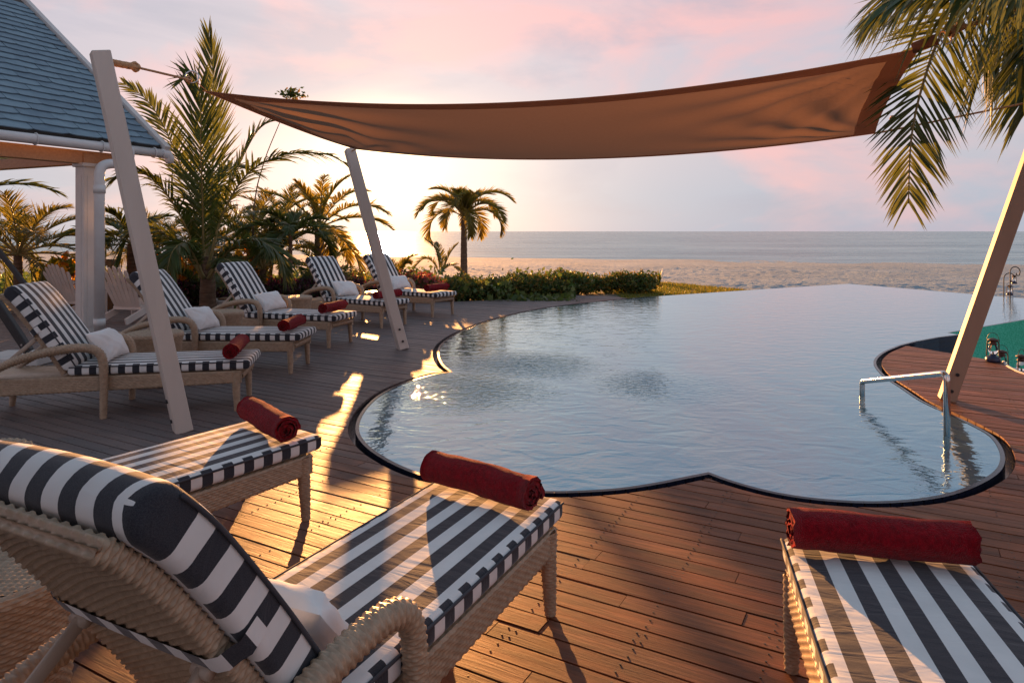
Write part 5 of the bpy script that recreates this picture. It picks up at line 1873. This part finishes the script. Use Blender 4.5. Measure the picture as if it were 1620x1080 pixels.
# creeping green cover on the dune behind the beds
def ground_cover():
    rg = np.random.default_rng(5)
    V, F = [], []
    n = 90000
    x = rg.uniform(-26, 1.5, n); y = 15.2 + 24 * rg.random(n) ** 1.4
    keep = (np.sin(x * 1.3 + np.sin(y * .9)) + np.sin(y * 1.1 + x * .5)) > rg.normal(size=n) * .5 - .4
    keep &= ~((x > -4.5) & (y > 21.5))
    x, y = x[keep], y[keep]; n = len(x)
    z = np.array([ground_z(a, b) for a, b in zip(x, y)]) + np.abs(rg.normal(size=n)) * (.07 + .16 * (np.sin(x * 2.1 + y) > .2)) + .03
    c = np.stack([x, y, z], 1)
    a = rg.normal(size=(n, 3)); a[:, 2] += .8; a /= np.linalg.norm(a, axis=1)[:, None]
    b = np.cross(a, rg.normal(size=(n, 3))); b /= np.linalg.norm(b, axis=1)[:, None]
    l = rg.uniform(.07, .19, n)[:, None]
    V = np.stack([c - a * l * .5, c + b * l * .35, c + a * l * .5, c - b * l * .35], 1)
    me = make_mesh('ground_cover', V.reshape(-1, 3), [np.arange(n)[:, None] * 4 + np.array([[0, 1, 2, 3]])], M['creeper'], smooth=False)
    tag(link('ground_cover', me), 'low green creeper spreading over the dune', 'ground cover', kind='stuff')
ground_cover()
def lawn():
    rg = np.random.default_rng(8)
    A, B_, C_, D_ = np.array([2.75, 16.3]), np.array([6.75, 18.9]), np.array([4.9, 21.9]), np.array([2.6, 20.5])
    me = make_mesh('lawn_ground', [(*q, -.095) for q in (A, B_, C_, D_)], [np.array([[0, 1, 2, 3]])], simple_mat('lawn_soil', (.10, .09, .02), (.16, .13, .03), rough=.95, scale=3), smooth=False)
    n = 9000
    u, v = rg.random(n)[:, None], rg.random(n)[:, None]
    p = (A * (1 - u) + B_ * u) * (1 - v) + (D_ * (1 - u) + C_ * u) * v
    p = p[[not inside(O2, *q) for q in p]]; n = len(p)
    h = rg.uniform(.03, .085, n); an = rg.uniform(0, 6.28, n)
    dx = np.stack([np.cos(an), np.sin(an)], 1) * .012
    tip = p + rg.normal(size=(n, 2)) * .03
    V = np.stack([np.column_stack([p - dx, np.full(n, -.1)]), np.column_stack([p + dx, np.full(n, -.1)]), np.column_stack([tip, -.1 + h])], 1)
    me2 = make_mesh('lawn_grass', V.reshape(-1, 3), [np.arange(n)[:, None] * 3 + np.array([[0, 1, 2]])], M['grass'], smooth=False)
    tag(link('lawn_ground', me), 'small sunlit lawn beside the infinity edge', 'lawn', kind='structure')
    tag(link('lawn_grass', me2), 'short yellow green grass of the small lawn', 'grass', kind='stuff')
lawn()
def agave():
    p = D(1043, 446, 21.3); p.z = -.1
    T = thing('spiky_plant', 'small spiky plant standing alone at the lawn edge', 'plant', p)
    rg = random.Random(2)
    for k in range(9):
        a = k * 2.4; e = radians(rg.uniform(55, 85)); l = rg.uniform(.38, .52)
        d = np.array([cos(a) * cos(e), sin(a) * cos(e), sin(e)]); s = np.array([-sin(a), cos(a), 0]) * .035
        V = np.array([-s * .7, s * .7, d * l * .5 - s + [0, 0, .0], d * l * .5 + s, d * l + np.array([cos(a), sin(a), -.2]) * .05])
        link('leaf', make_mesh('leaf', V, [np.array([[0, 1, 3, 2]]), np.array([[2, 3, 4]])], M['shrub']), T)
agave()
pg = Vector((7.05, 9.3, -.95))
shrub(green_k, pg, 'leafy shrub growing below the emerald wall', None, sc=1.0)

# slender tree whose leafy tip shows above the sail
def tip_tree():
    base = Vector((-6.3, 16.5, -.1))
    T = thing('slender_tree', 'slender leaning tree with a leafy tip above the sail', 'tree', base)
    path = pp((398, 470, 16.5), (402, 330, 16.4), (416, 262, 16.3), (440, 200, 16.2), (462, 150, 16.1))
    pts = spline(path, 6) - np.array(base)
    mb = MB(); mb.tube(pts, np.linspace(.020, .007, len(pts)), 6); mb.build('trunk', M['trunk'], T)
    V, F = leaf_cloud(260, (.36, .28, .17), .10, 55, shell=.05)
    off = np.array(D(462, 152, 16.1)) - np.array(base)
    V = V + off - np.array([0, 0, .14])
    link('crown', make_mesh('crown', V, [F], M['shrub'], smooth=False), T)
tip_tree()

# small garden furniture behind the loungers
def planter():
    p = Vector((-6.05, 14.0, 0)); p = G(352, 488)
    T = thing('low_planter', 'low pale planter box behind the second side table', 'planter', (p.x, p.y, -.02))
    mb = MB(); mb.box((0, .25, .08), (.75, .5, .20), bev=.02); mb.build('box', M['planter'], T, False)
    mb = MB(); mb.box((.1, .2, .20), (.45, .3, .035), bev=.008); mb.build('lid', M['brownwood'], T, False)
    q = D(174, 424, 13.6)
    T = thing('wooden_box', 'small brown wooden box on a stand behind the garden chair', 'box', (q.x, q.y, 0))
    mb = MB(); mb.box((0, 0, .92), (.16, .16, .10), bev=.006); mb.build('box', M['brownwood'], T, False)
    mb = MB(); mb.box((0, 0, .985), (.19, .19, .02), bev=.004); mb.build('lid', M['brownwood'], T, False)
    mb = MB(); mb.box((0, 0, .43), (.07, .07, .88), bev=.004); mb.build('stand', M['brownwood'], T, False)
planter()
